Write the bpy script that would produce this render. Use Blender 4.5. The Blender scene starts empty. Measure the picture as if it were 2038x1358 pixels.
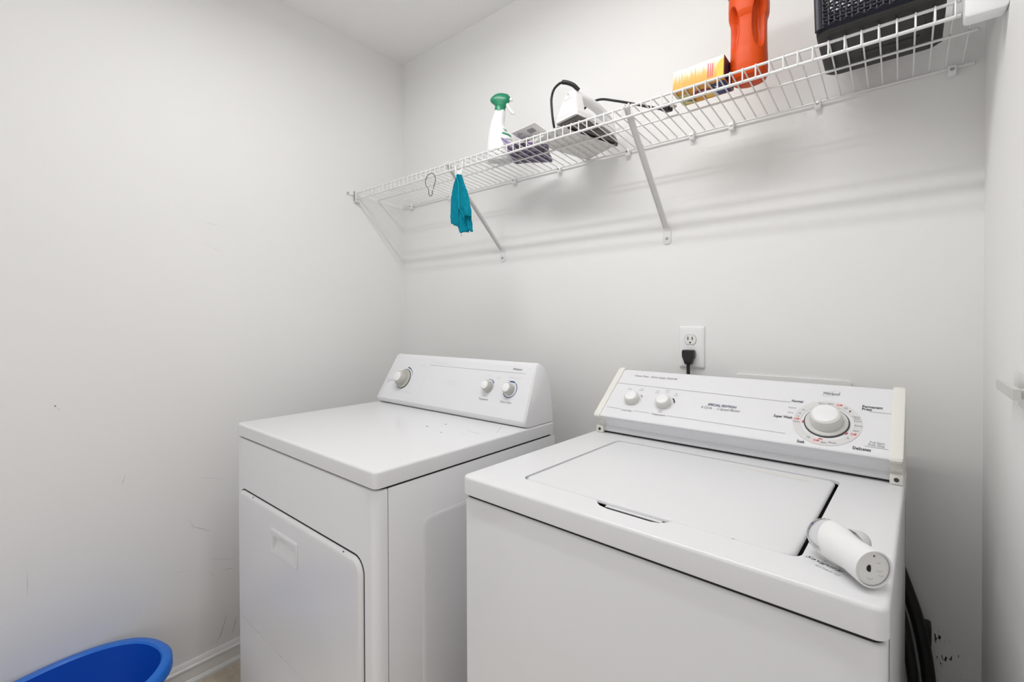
import bpy, bmesh, math, random
from mathutils import Vector, Matrix, noise as mnoise
random.seed(7)
sc = bpy.context.scene
C = sc.collection
PI = math.pi

# ------------------------------------------------------------------ camera
CAM = Vector((1.8557, -1.3841, 1.2233))
YAW, PITCH, ROLL, FPX = -0.6891, 0.0089, -0.0027, 926.97
fw = Vector((math.sin(YAW), math.cos(YAW), 0)); rt = Vector((math.cos(YAW), -math.sin(YAW), 0)); up = Vector((0, 0, 1))
f2 = fw*math.cos(PITCH) - up*math.sin(PITCH); u2 = up*math.cos(PITCH) + fw*math.sin(PITCH)
r3 = rt*math.cos(ROLL) + u2*math.sin(ROLL); u3 = u2*math.cos(ROLL) - rt*math.sin(ROLL)
cd = bpy.data.cameras.new('camera'); co = bpy.data.objects.new('camera', cd); C.objects.link(co)
m = Matrix((r3, u3, -f2)).transposed().to_4x4(); m.translation = CAM; co.matrix_world = m
cd.sensor_fit = 'HORIZONTAL'; cd.sensor_width = 36; cd.lens = 36*FPX/2038
cd.shift_x = (1019-1031.6)/2038; cd.shift_y = (647-679)/2038; cd.clip_start = .02
sc.camera = co

# ------------------------------------------------------------------ world, lights, exposure
w = bpy.data.worlds.new('world'); sc.world = w; w.use_nodes = True
w.node_tree.nodes['Background'].inputs[0].default_value = (1.0, .99, .97, 1)
w.node_tree.nodes['Background'].inputs[1].default_value = 0.84
LAMP = Vector((1.15, -.84, 2.38)); LAMP_W = 10.3
sc.view_settings.view_transform = 'Standard'; sc.view_settings.look = 'None'
sc.view_settings.gamma = 1; sc.view_settings.use_curve_mapping = False
sc.view_settings.exposure = -0.14

# ------------------------------------------------------------------ materials
MATS = {}
def nt_new(name):
    m = bpy.data.materials.new(name); m.use_nodes = True
    nt = m.node_tree; b = nt.nodes['Principled BSDF']; MATS[name] = m
    return m, nt, b
def mat(name, col, rough=.5, metal=0, coat=0, spec=.5, trans=0, ior=1.45, bump=0, bscale=200, mott=0, mscale=6, emit=None, es=0, alpha=1, detail=3):
    m, nt, b = nt_new(name); I = b.inputs
    I['Base Color'].default_value = (*col, 1); I['Roughness'].default_value = rough; I['Metallic'].default_value = metal
    I['Coat Weight'].default_value = coat; I['Coat Roughness'].default_value = .08; I['Specular IOR Level'].default_value = spec
    I['Transmission Weight'].default_value = trans; I['IOR'].default_value = ior; I['Alpha'].default_value = alpha
    if emit: I['Emission Color'].default_value = (*emit, 1); I['Emission Strength'].default_value = es
    tc = nt.nodes.new('ShaderNodeTexCoord')
    if mott:
        n = nt.nodes.new('ShaderNodeTexNoise'); n.inputs['Scale'].default_value = mscale; n.inputs['Detail'].default_value = 5
        nt.links.new(tc.outputs['Object'], n.inputs['Vector'])
        mx = nt.nodes.new('ShaderNodeMix'); mx.data_type = 'RGBA'
        mx.inputs[6].default_value = (*[c*(1-mott) for c in col], 1); mx.inputs[7].default_value = (*[min(1, c*(1+mott*.4)) for c in col], 1)
        nt.links.new(n.outputs['Fac'], mx.inputs[0]); nt.links.new(mx.outputs[2], I['Base Color'])
    if bump:
        n = nt.nodes.new('ShaderNodeTexNoise'); n.inputs['Scale'].default_value = bscale; n.inputs['Detail'].default_value = detail
        nt.links.new(tc.outputs['Object'], n.inputs['Vector'])
        bp = nt.nodes.new('ShaderNodeBump'); bp.inputs['Strength'].default_value = bump; bp.inputs['Distance'].default_value = .002
        nt.links.new(n.outputs['Fac'], bp.inputs['Height']); nt.links.new(bp.outputs['Normal'], I['Normal'])
    return m

def wall_paint(name, col, marks=(), streak=None):
    """painted drywall: fine roller bump, faint scuffs; marks = [(centre, radius, colour, threshold, stretch)] worn dirt with its own shape"""
    m, nt, b = nt_new(name); L = nt.links.new; N = nt.nodes.new
    b.inputs['Roughness'].default_value = .62; b.inputs['Specular IOR Level'].default_value = .35
    tc = N('ShaderNodeTexCoord')
    n = N('ShaderNodeTexNoise'); n.inputs['Scale'].default_value = 1.6; n.inputs['Detail'].default_value = 6; L(tc.outputs['Object'], n.inputs['Vector'])
    mx = N('ShaderNodeMix'); mx.data_type = 'RGBA'
    mx.inputs[6].default_value = (*[c*.975 for c in col], 1); mx.inputs[7].default_value = (*[min(1, c*1.02) for c in col], 1)
    L(n.outputs['Fac'], mx.inputs[0]); out = mx.outputs[2]
    for cen, rad, dcol, thr, stretch, sca in marks:
        mp = N('ShaderNodeMapping'); mp.inputs['Scale'].default_value = stretch; mp.inputs['Rotation'].default_value = (.5, .2, .3)
        L(tc.outputs['Object'], mp.inputs['Vector'])
        nn = N('ShaderNodeTexNoise'); nn.inputs['Scale'].default_value = sca; nn.inputs['Detail'].default_value = 4; L(mp.outputs['Vector'], nn.inputs['Vector'])
        ds = N('ShaderNodeVectorMath'); ds.operation = 'DISTANCE'; ds.inputs[1].default_value = cen; L(tc.outputs['Object'], ds.inputs[0])
        mr = N('ShaderNodeMapRange'); mr.inputs[1].default_value = 0; mr.inputs[2].default_value = rad; mr.inputs[3].default_value = .10; mr.inputs[4].default_value = -.25
        L(ds.outputs['Value'], mr.inputs[0])
        ad = N('ShaderNodeMath'); ad.operation = 'ADD'; L(nn.outputs['Fac'], ad.inputs[0]); L(mr.outputs[0], ad.inputs[1])
        m2 = N('ShaderNodeMapRange'); m2.inputs[1].default_value = thr; m2.inputs[2].default_value = thr+.045; L(ad.outputs[0], m2.inputs[0])
        m3 = N('ShaderNodeMix'); m3.data_type = 'RGBA'; L(m2.outputs[0], m3.inputs[0]); L(out, m3.inputs[6]); m3.inputs[7].default_value = (*dcol, 1)
        out = m3.outputs[2]
    L(out, b.inputs['Base Color'])
    nb = N('ShaderNodeTexNoise'); nb.inputs['Scale'].default_value = 260; nb.inputs['Detail'].default_value = 2; L(tc.outputs['Object'], nb.inputs['Vector'])
    bp = N('ShaderNodeBump'); bp.inputs['Strength'].default_value = .12; bp.inputs['Distance'].default_value = .001
    L(nb.outputs['Fac'], bp.inputs['Height']); L(bp.outputs['Normal'], b.inputs['Normal'])
    return m

WALL = (.83, .825, .815)
mat_wl = wall_paint('paint_wall_left', WALL)
mat_scuff = mat('scuff_grey', (.70, .695, .685), .7, mott=.25, mscale=60)
mat_scuffd = mat('scuff_dark', (.56, .55, .535), .7, mott=.25, mscale=60)
mat_scuffb = mat('scuff_blue', (.18, .22, .34), .7)
mat_wb = wall_paint('paint_wall_back', WALL, [((1.918, 0, .515), .055, (.03, .03, .03), .60, (9, 1, 3), 22), ((1.935, 0, .474), .05, (.03, .03, .03), .60, (8, 1, 3), 22)])
mat_wr = wall_paint('paint_wall_right', (.85, .845, .835))
mat_ceil = mat('ceiling_texture', (.91, .905, .895), .8, bump=.9, bscale=34, detail=6)
mat_trim = mat('trim_paint', (.83, .825, .815), .35, mott=.05, mscale=30)
mat_floor = mat('vinyl_floor', (.68, .58, .46), .5, mott=.35, mscale=45, bump=.2, bscale=90)
EN = (.785, .785, .803)
mat_en = mat('white_enamel', EN, .30, coat=.25, spec=.4, mott=.012, mscale=3)
mat_en2 = mat('white_enamel_lid', (.775, .775, .793), .38, coat=.08, spec=.4, mott=.03, mscale=5)
mat_panel = mat('console_print_white', (.785, .785, .806), .42, spec=.4)
mat_cream = mat('cream_plastic', (.80, .79, .74), .42)
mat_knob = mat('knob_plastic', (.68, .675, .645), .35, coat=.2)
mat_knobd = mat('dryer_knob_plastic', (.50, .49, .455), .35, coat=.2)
mat_knobtop = mat('knob_cap', (.86, .86, .865), .35)
mat_dark = mat('dark_gap', (.012, .012, .012), .7)
mat_cavity_shade = mat('cavity_shade', (.03, .03, .03), .6)  # near-black colour standing in for shade under the lid
mat_grey = mat('print_grey', (.36, .36, .37), .5)
mat_greyl = mat('print_light_grey', (.66, .66, .68), .5)
mat_navy = mat('print_navy', (.06, .07, .16), .5)
mat_blue = mat('print_blue', (.03, .08, .24), .5)
mat_red = mat('print_red', (.55, .02, .04), .5)
mat_black = mat('print_black', (.04, .04, .045), .5)
mat_ring = mat('print_ring', (.71, .70, .70), .45)
mat_blush = mat('print_pale_pink', (.80, .70, .69), .5)
mat_wire = mat('white_vinyl_wire', (.76, .755, .745), .35, coat=.3)
mat_steel = mat('steel_screw', (.45, .44, .42), .35, metal=1)
mat_wirecut = mat('cut_wire_end', (.03, .03, .03), .6)
mat_white = mat('white_plastic', (.84, .84, .84), .32, coat=.2)
mat_blk = mat('black_rubber', (.010, .010, .011), .42)
mat_blkhose = mat('black_hose', (.012, .012, .013), .5)
mat_green = mat('green_plastic', (.005, .22, .105), .35, coat=.2)
mat_greenp = mat('green_print', (.02, .25, .13), .5)
mat_teal = mat('teal_terry', (.004, .245, .345), .95, bump=1.0, bscale=420, mott=.35, mscale=120, spec=.1)
mat_fold_highlight = mat('teal_highlight', (.01, .36, .46), .95, bump=1.0, bscale=420, spec=.1)  # lighter teal, a highlight put into the colour
mat_tub_blue = mat('blue_plastic', (.004, .080, .52), .33, coat=.2)
mat_tub_rim = mat('blue_plastic_rim', (.004, .16, .68), .33, coat=.2)
mat_jug = mat('orange_plastic', (.66, .070, .004), .42, spec=.3)
mat_jugcap = mat('navy_cap', (.015, .03, .12), .35)
mat_bask = mat('navy_wicker_plastic', (.018, .019, .030), .42)
mat_bask2 = mat('charcoal_plastic', (.030, .029, .027), .5)
mat_clear = mat('clear_plastic', (.95, .96, .97), .04, trans=.93, ior=1.38)
mat_frost = mat('frosted_plastic', (.86, .87, .87), .35, trans=.35)
mat_purple = mat('print_purple', (.13, .10, .30), .5)
mat_lav = mat('lavender_film', (.45, .33, .62), .3, coat=.4, mott=.4, mscale=30)
mat_paper = None
mat_sole = mat('soleplate', (.16, .15, .14), .22, metal=.8)
mat_outl = mat('outlet_ivory', (.77, .765, .73), .35)
mat_glow = mat('lamp_glass', (.9, .9, .88), .4, emit=(1, 1, .99), es=10)

def mat_pouch():
    m, nt, b = nt_new('purple_pouch_print'); N = nt.nodes.new; L = nt.links.new
    b.inputs['Roughness'].default_value = .3; b.inputs['Coat Weight'].default_value = .4
    tc = N('ShaderNodeTexCoord'); v = N('ShaderNodeTexNoise'); v.inputs['Scale'].default_value = 28; v.inputs['Detail'].default_value = 2; v.inputs['Distortion'].default_value = 1.5
    L(tc.outputs['Object'], v.inputs['Vector']); r = N('ShaderNodeValToRGB'); L(v.outputs['Fac'], r.inputs[0]); e = r.color_ramp; e.interpolation = 'CONSTANT'
    e.elements[0].position = 0; e.elements[0].color = (.010, .008, .018, 1)
    e.elements[1].position = .44; e.elements[1].color = (.060, .018, .12, 1)
    for p, c in ((.50, (.21, .10, .36, 1)), (.56, (.012, .01, .02, 1)), (.60, (.36, .38, .30, 1)), (.68, (.55, .55, .52, 1))):
        x = e.elements.new(p); x.color = c
    L(r.outputs[0], b.inputs['Base Color']); return m
mat_pch = mat_pouch()

def mat_print_paper():
    m, nt, b = nt_new('printed_leaflet'); N = nt.nodes.new; L = nt.links.new
    b.inputs['Roughness'].default_value = .7
    tc = N('ShaderNodeTexCoord'); mp = N('ShaderNodeMapping'); mp.inputs['Scale'].default_value = (1, 1, 1); L(tc.outputs['Object'], mp.inputs['Vector'])
    n = N('ShaderNodeTexNoise'); n.inputs['Scale'].default_value = 1; n.inputs['Detail'].default_value = 3
    m2 = N('ShaderNodeMapping'); m2.inputs['Scale'].default_value = (90, 420, 1); L(tc.outputs['Object'], m2.inputs['Vector']); L(m2.outputs[0], n.inputs['Vector'])
    w_ = N('ShaderNodeTexWave'); w_.bands_direction = 'Y'; w_.inputs['Scale'].default_value = 62; L(mp.outputs[0], w_.inputs['Vector'])
    a = N('ShaderNodeMath'); a.operation = 'MULTIPLY'; L(n.outputs['Fac'], a.inputs[0]); L(w_.outputs['Fac'], a.inputs[1])
    r = N('ShaderNodeValToRGB'); L(a.outputs[0], r.inputs[0]); r.color_ramp.elements[0].position = .46; r.color_ramp.elements[0].color = (.82, .81, .78, 1)
    r.color_ramp.elements[1].position = .56; r.color_ramp.elements[1].color = (.36, .35, .33, 1)
    L(r.outputs[0], b.inputs['Base Color']); return m
mat_paper = mat_print_paper()

def mat_boxfront():
    m, nt, b = nt_new('carton_front_print'); N = nt.nodes.new; L = nt.links.new
    b.inputs['Roughness'].default_value = .4
    tc = N('ShaderNodeTexCoord'); sx = N('ShaderNodeSeparateXYZ'); L(tc.outputs['Object'], sx.inputs[0])
    mp = N('ShaderNodeMapping'); mp.inputs['Scale'].default_value = (900, 1, 9); L(tc.outputs['Object'], mp.inputs['Vector'])
    n = N('ShaderNodeTexNoise'); n.inputs['Scale'].default_value = 1; n.inputs['Detail'].default_value = 3; L(mp.outputs[0], n.inputs['Vector'])
    mr = N('ShaderNodeMapRange'); mr.inputs[1].default_value = 0; mr.inputs[2].default_value = .055; L(sx.outputs['Z'], mr.inputs[0])
    sb = N('ShaderNodeMath'); sb.operation = 'MULTIPLY_ADD'; L(n.outputs['Fac'], sb.inputs[0]); sb.inputs[1].default_value = 1.5; sb.inputs[2].default_value = -.80
    ad = N('ShaderNodeMath'); ad.operation = 'ADD'; L(sb.outputs[0], ad.inputs[0]); L(mr.outputs[0], ad.inputs[1])
    r = N('ShaderNodeValToRGB'); L(ad.outputs[0], r.inputs[0]); e = r.color_ramp
    e.elements[0].position = .28; e.elements[0].color = (.80, .33, .015, 1); e.elements[1].position = .72; e.elements[1].color = (.80, .76, .70, 1)
    x = e.elements.new(.50); x.color = (.78, .42, .06, 1)
    L(r.outputs[0], b.inputs['Base Color']); return m
mat_bfront = mat_boxfront()
mat_borange = mat('carton_orange', (.80, .36, .03), .4, mott=.35, mscale=28)
mat_bend = mat('carton_purple_end', (.05, .03, .08), .4, mott=.5, mscale=40)
mat_bblue = mat('carton_blue', (.02, .02, .13), .4)
mat_bpale = mat('carton_pale_yellow', (.62, .56, .25), .4)

# ------------------------------------------------------------------ mesh helpers
class MB:
    def __init__(s): s.bm = bmesh.new()
    def box(s, x0, x1, y0, y1, z0, z1, bev=0, seg=2):
        b = bmesh.new()
        v = [b.verts.new((x, y, z)) for z in (z0, z1) for y in (y0, y1) for x in (x0, x1)]
        for f in ((0, 2, 3, 1), (4, 5, 7, 6), (0, 1, 5, 4), (2, 6, 7, 3), (0, 4, 6, 2), (1, 3, 7, 5)): b.faces.new([v[i] for i in f])
        if bev: bmesh.ops.bevel(b, geom=b.edges[:], offset=bev, segments=seg, affect='EDGES', profile=.5)
        s.add(b); return s
    def add(s, b, M=None):
        me = bpy.data.meshes.new('t'); b.to_mesh(me); b.free()
        if M is not None: me.transform(M)
        s.bm.from_mesh(me); bpy.data.meshes.remove(me)
    def loft(s, rings, cap=True, closed=True, loop=False):
        R = [[s.bm.verts.new(p) for p in r] for r in rings]; n = len(R[0])
        pairs = list(zip(R[:-1], R[1:])) + ([(R[-1], R[0])] if loop else [])
        for a, b in pairs:
            for i in range(n if closed else n-1):
                j = (i+1) % n
                try: s.bm.faces.new((a[i], a[j], b[j], b[i]))
                except ValueError: pass
        if cap and closed and not loop:
            s.bm.faces.new(list(reversed(R[0]))); s.bm.faces.new(R[-1])
        return s
    def tube(s, pts, r, n=8, closed=False, cap=True):
        P = [Vector(p) for p in pts]; k = len(P); rings = []; nrm = None
        for i in range(k):
            a = P[(i-1) % k] if (closed or i > 0) else P[i]; b = P[(i+1) % k] if (closed or i < k-1) else P[i]
            t = (b-a).normalized()
            if nrm is None: nrm = t.orthogonal().normalized()
            nrm = (nrm - t*nrm.dot(t)).normalized(); bn = t.cross(nrm)
            ri = r[i] if isinstance(r, (list, tuple)) else r
            rings.append([P[i] + (nrm*math.cos(2*PI*j/n) + bn*math.sin(2*PI*j/n))*ri for j in range(n)])
        return s.loft(rings, cap=cap and not closed, loop=closed)
    def lathe(s, prof, n=32, M=Matrix(), cap=True):
        rings = [[M @ Vector((r*math.cos(2*PI*j/n), r*math.sin(2*PI*j/n), z)) for j in range(n)] for r, z in prof]
        return s.loft(rings, cap=cap)
    def prism(s, poly, f0, f1):
        """poly list of 2-tuples; f0,f1 map them to the two end caps"""
        return s.loft([[f0(p) for p in poly], [f1(p) for p in poly]])
    def quad(s, *p): s.bm.faces.new([s.bm.verts.new(q) for q in p]); return s
    def poly(s, pts): s.bm.faces.new([s.bm.verts.new(q) for q in pts]); return s
    def out(s, name, m, parent=None, smooth=True, ang=35, M=None, recalc=True):
        if recalc: bmesh.ops.recalc_face_normals(s.bm, faces=s.bm.faces[:])
        me = bpy.data.meshes.new(name); s.bm.to_mesh(me); s.bm.free()
        if M is not None: me.transform(M)
        if smooth and me.polygons:
            me.polygons.foreach_set('use_smooth', [True]*len(me.polygons)); me.set_sharp_from_angle(angle=math.radians(ang))
        me.materials.append(m)
        o = bpy.data.objects.new(name, me); C.objects.link(o)
        if parent: o.parent = parent
        return o
def tag(o, label=None, cat=None, group=None, kind=None):
    if label: o['label'] = label
    if cat: o['category'] = cat
    if group: o['group'] = group
    if kind: o['kind'] = kind
    return o
def thing(name, label, cat, loc=(0, 0, 0), rotz=0, rot=None, group=None):
    o = bpy.data.objects.new(name, None); C.objects.link(o); o.location = loc
    o.rotation_euler = (Matrix.Rotation(rot[0], 3, 'X') @ Matrix.Rotation(rot[2], 3, 'Z')).to_euler() if rot else (0, 0, rotz); o.empty_display_size = .05
    return tag(o, label, cat, group)
def share(o, name, parent, M):
    c = bpy.data.objects.new(name, o.data); C.objects.link(c); c.parent = parent; c.matrix_local = M; return c
def rrect(x0, x1, y0, y1, r, seg=6):
    pts = []
    for cx, cy, a0 in ((x1-r, y1-r, 0), (x0+r, y1-r, 90), (x0+r, y0+r, 180), (x1-r, y0+r, 270)):
        for i in range(seg+1):
            a = math.radians(a0+90*i/seg); pts.append((cx+r*math.cos(a), cy+r*math.sin(a)))
    return pts
def slab_rings(x0, x1, y0, y1, r, z0, z1, bev, seg=4, bot=.002):
    ring = lambda o, z: [(x, y, z) for x, y in rrect(x0+o, x1-o, y0+o, y1-o, max(r-o, .0015))]
    R = [ring(bot, z0), ring(0, z0+bot)]
    for i in range(seg+1):
        a = PI/2*i/seg; R.append(ring(bev*(1-math.cos(a)), z1-bev+bev*math.sin(a)))
    return R
def text(body, parent, o, ux, uy, m, width=None, size=None, align='LEFT', shear=0, name='lettering', off=.0006, bold=0):
    cu = bpy.data.curves.new('t', 'FONT'); cu.body = body; cu.size = 1; cu.shear = shear; cu.resolution_u = 2; cu.offset = bold
    t = bpy.data.objects.new('t', cu); C.objects.link(t); dg = bpy.context.evaluated_depsgraph_get()
    me = bpy.data.meshes.new_from_object(t.evaluated_get(dg)); bpy.data.objects.remove(t); bpy.data.curves.remove(cu)
    xs = [v.co.x for v in me.vertices]; x0, x1 = min(xs), max(xs)
    k = width/(x1-x0) if width else size
    sx = -x0 if align == 'LEFT' else -(x0+x1)/2
    o, ux, uy = Vector(o), Vector(ux).normalized(), Vector(uy).normalized(); n = ux.cross(uy)
    for v in me.vertices: v.co = o + ux*(v.co.x+sx)*k + uy*v.co.y*k*(size/k if (width and size) else 1) + n*off
    me.materials.append(m); ob = bpy.data.objects.new(name, me); C.objects.link(ob); ob.parent = parent; return ob

# ================================================================== the room
W, H, YF = 1.9886, 2.4532, -1.80
def struct(name, mb, m, parent=None, **k):
    o = mb.out(name, m, parent, **k)
    if not parent: o['kind'] = 'structure'
    return o
struct('floor', MB().box(-.1, W+.1, YF-.1, .1, -.1, 0), mat_floor)
struct('ceiling', MB().box(-.1, W+.1, YF-.1, .1, H, H+.1), mat_ceil)
struct('wall_back', MB().box(-.1, W+.1, 0, .1, 0, H), mat_wb)
wl_ = struct('wall_left', MB().box(-.1, 0, YF, 0, 0, H), mat_wl)
for P_, t_, m_ in (([(-.8577, .6919), (-.8097, .6758), (-.7674, .6593)], .0014, mat_scuff), ([(-.8834, .5541), (-.872, .5314), (-.8692, .5185)], .0018, mat_scuff), ([(-.8807, .5327), (-.8487, .513), (-.8187, .4921)], .0018, mat_scuffd),
                   ([(-.827, .4004), (-.7806, .3802), (-.7403, .3641)], .0013, mat_scuff), ([(-.7888, .3442), (-.7372, .3318)], .0016, mat_scuff), ([(-.9281, .4006), (-.9185, .3899), (-.8862, .3814)], .0014, mat_scuff),
                   ([(-.7709, .1799), (-.7904, .118), (-.8063, .0943)], .0026, mat_scuffd), ([(-.7385, .1586), (-.7553, .0996)], .0026, mat_scuffd), ([(-1.2034, .9869), (-1.1994, .982)], .0045, mat_scuffb), ([(-1.1984, .979), (-1.1893, .969)], .0012, mat_scuff),
                   ([(-1.048, .7511), (-1.0566, .7207)], .0022, mat_scuff), ([(-1.2603, .5407), (-1.2599, .4641)], .0012, mat_scuff), ([(-.8481, 1.5671), (-.7639, 1.5595)], .0009, mat_scuff), ([(-.8354, 1.4916), (-.7646, 1.4649)], .0009, mat_scuff), ([(-.8274, .3515), (-.8076, .3325)], .0012, mat_scuff)):
    mb = MB(); L_, R_ = [], []; n_ = 14
    for i in range(n_+1):
        f = i/n_*(len(P_)-1); k = min(int(f), len(P_)-2); a_, b_ = Vector(P_[k]), Vector(P_[k+1]); p = a_.lerp(b_, f-k); d = (b_-a_).normalized(); nn = Vector((-d.y, d.x))*t_*.5*math.sin(PI*(i+.4)/(n_+.8))*(.6+.8*random.random())
        L_.append((.0003, p.x+nn.x, p.y+nn.y)); R_.append((.0003, p.x-nn.x, p.y-nn.y))
    mb.loft([L_, R_], cap=False, closed=False).out('scuff_mark', m_, wl_, smooth=False)
struct('wall_right', MB().box(W, W+.1, YF, 0, 0, H), mat_wr)
fwall = MB().box(0, .12, YF-.1, YF, 0, H); fwall.box(.12, 1.88, YF-.1, YF, 2.10, H); fwall.box(1.88, W, YF-.1, YF, 0, H)  # unseen front wall, its opening widened to let world light in as fill
struct('wall_front', fwall, mat_wr)
tr = MB(); 
for x0, x1, z0, z1 in ((.06, .12, 0, 2.16), (1.88, 1.94, 0, 2.16), (.12, 1.88, 2.10, 2.16)): tr.box(x0, x1, YF, YF+.015, z0, z1, .004)
struct('trim_1', tr, mat_trim)
bprof = [(0, 0), (.018, 0), (.0185, .010), (.014, .017), (.0105, .019), (.0105, .052), (.0135, .055), (.0135, .060), (.009, .064), (.0075, .072), (.004, .078), (0, .078)]
struct('baseboard_left', MB().prism(bprof, lambda p: (p[0], YF, p[1]), lambda p: (p[0], -.0186, p[1])), mat_trim, ang=25)
struct('baseboard_back', MB().prism(bprof, lambda p: (.0, -p[0], p[1]), lambda p: (W, -p[0], p[1])), mat_trim, ang=25)
struct('baseboard_right', MB().prism(bprof, lambda p: (W-p[0], YF, p[1]), lambda p: (W-p[0], -.0186, p[1])), mat_trim, ang=25)

# two-tube ceiling fixture (above the picture's upper edge)
cl = thing('ceiling_light', 'long two-tube fluorescent ceiling light above the washer and dryer', 'ceiling light', (LAMP.x, LAMP.y, H))
MB().box(-.60, .60, -.10, .10, -.045, -.0005, .006, 2).out('housing', mat_trim, cl)
for dy in (-.05, .05):
    MB().tube([(-.585, dy, -.062), (.585, dy, -.062)], .013, 14).out('tube', mat_glow, cl)
    ld = bpy.data.lights.new('tube_light', 'AREA'); ld.shape = 'RECTANGLE'; ld.size = 1.15; ld.size_y = .042; ld.energy = LAMP_W/2; ld.color = (1, 1, .995)
    lo = bpy.data.objects.new('tube_light', ld); C.objects.link(lo); lo.location = (0, dy, -.078); lo.parent = cl

# ================================================================== dryer
dw, dd = .7396, .632
dr = thing('clothes_dryer', 'white front-loading clothes dryer standing in the left corner', 'dryer', (.2846, -.8319, 0), -.0067)
# wrap-round front sheet and side panels
fp = [(x, y) for x, y in rrect(0, dw, 0, .2, .020, 6)]
fr = [p for p in fp]
front = MB()
prof = []
for a in range(0, 7): t = math.radians(180+90*a/6); prof.append((.008+.008*math.cos(t), .008+.008*math.sin(t)))
for a in range(0, 7): t = math.radians(270+90*a/6); prof.append((dw-.020+.020*math.cos(t), .020+.020*math.sin(t)))
outer = [(0, .029)] + prof + [(dw, .029)]
inner = [(dw-.004, .029), (dw-.004, .022), (.004, .022), (.004, .029)]
zs = [(.03, 0), (.868, 0), (.8705, -.0007), (.872, -.003)]
poly = outer + inner
cx = dw/2
ring = lambda o, z: [(p[0]+(o if p[0] > cx else -o)*1.0*(1 if i < len(outer) else 0), p[1]+(-o if (p[1] < .021 and i < len(outer)) else 0), z) for i, p in enumerate(poly)]
front.loft([ring(o, z) for z, o in zs]).out('front_panel', mat_en, dr, ang=40)
for s_, xx in ((0, 0), (1, dw)):
    x0, x1 = (xx, xx+.004) if s_ == 0 else (xx-.004, xx)
    MB().box(x0, x1, .0310, dd, .03, .872, .0012, 2).out('side_panel', mat_en, dr)
MB().box(.005, dw-.005, .03, dd-.003, .025, .868).out('inner_shell', mat_dark, dr, smooth=False)
# embossed field on the right side
em = MB(); em.loft([[(dw+.0002+d, y, z) for y, z in rrect(.118+o, .58-o, .16+o, .782-o, .022-o*.5)] for o, d in ((0, -.001), (.003, .0010), (.012, .0012))])
em.out('embossed_side_field', mat_en, dr, ang=50)
# door
dx0, dx1, dz0, dz1 = .0215, .6955, .333, .7185
MB().loft([[(x, -.0004 + y, z) for x, z in rrect(dx0-.0012, dx1+.0026, dz0-.0022, dz1+.0036, .036)] for y in (0, .001)]).out('door_gap', mat_dark, dr, smooth=False)
dm = MB(); hx0, hx1, hz0, hz1 = .275, .402, .609, .651
Rr = lambda o, y: [(x, y, z) for x, z in rrect(dx0+o, dx1-o, dz0+o, dz1-o, .034-o)]
seq = [(0, -.0006), (0, -.0010), (.0008, -.0034), (.0026, -.0058), (.0052, -.0076), (.0088, -.0086), (.0125, -.0090)]
rings = [Rr(o, y) for o, y in seq]
V = [[dm.bm.verts.new(p) for p in r] for r in rings]; n_ = len(V[0])
for a, b in zip(V[:-1], V[1:]):
    for i in range(n_): dm.bm.faces.new((a[i], a[(i+1) % n_], b[(i+1) % n_], b[i]))
hole = [dm.bm.verts.new((x, -.0090, z)) for x, z in rrect(hx0, hx1, hz0, hz1, .003, 2)]
E_ = [dm.bm.edges.get((V[-1][i], V[-1][(i+1) % n_])) for i in range(n_)] + [dm.bm.edges.new((hole[i], hole[(i+1) % len(hole)])) for i in range(len(hole))]
bmesh.ops.triangle_fill(dm.bm, edges=E_, use_beauty=True)
door = dm.out('door', mat_en, dr, ang=32)
hp = MB(); fx0, fx1, fz0, fz1 = .2595, .4135, .604, .6695
hseq = [((fx0, fx1, fz0, fz1), -.0091, .004), ((fx0, fx1, fz0, fz1), -.0119, .004), ((fx0+.003, fx1-.003, fz0+.003, fz1-.003), -.0132, .003), ((fx0+.008, fx1-.008, fz0+.006, fz1-.010), -.0124, .003), ((hx0, hx1, hz0, hz1), -.0118, .003), ((hx0+.0005, hx1-.0005, hz0+.004, hz1), -.0098, .003), ((hx0+.002, hx1-.002, hz0+.026, hz1-.0005), -.0012, .003)]
hr = [[(x, y, z) for x, z in rrect(*q_, r_, 2)] for q_, y, r_ in hseq]
hp.loft(hr, cap=False); hp.poly(hr[-1])
hnd = hp.out('handle', mat_en2, door, ang=28)
text('AUTO', door, (.315, -.0131, .6535), (1, 0, 0), (0, 0, 1), mat_greyl, width=.040, size=.0075, name='handle_lettering')
for x, z in ((.129, .7165), (.624, .7165)):
    MB().lathe([(.0005, 0), (.0030, .0002), (.0030, .0012), (.0005, .0014)], 10, Matrix.Translation((x, -.0050, z-.001)) @ Matrix.Rotation(PI*.30, 4, 'X') @ Matrix.Scale(.5, 4, (0, 1, 0))).out('paint_chip', mat_navy, door)
for x, z, s_ in ((.070, .3355, .006), (.095, .335, .003), (.150, .3345, .004), (.300, .3345, .004)):
    MB().box(x-s_, x+s_, -.0048, -.001, z-.0025, z+.0005, .0008, 1).out('paint_chip', mat_black, door)
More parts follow.
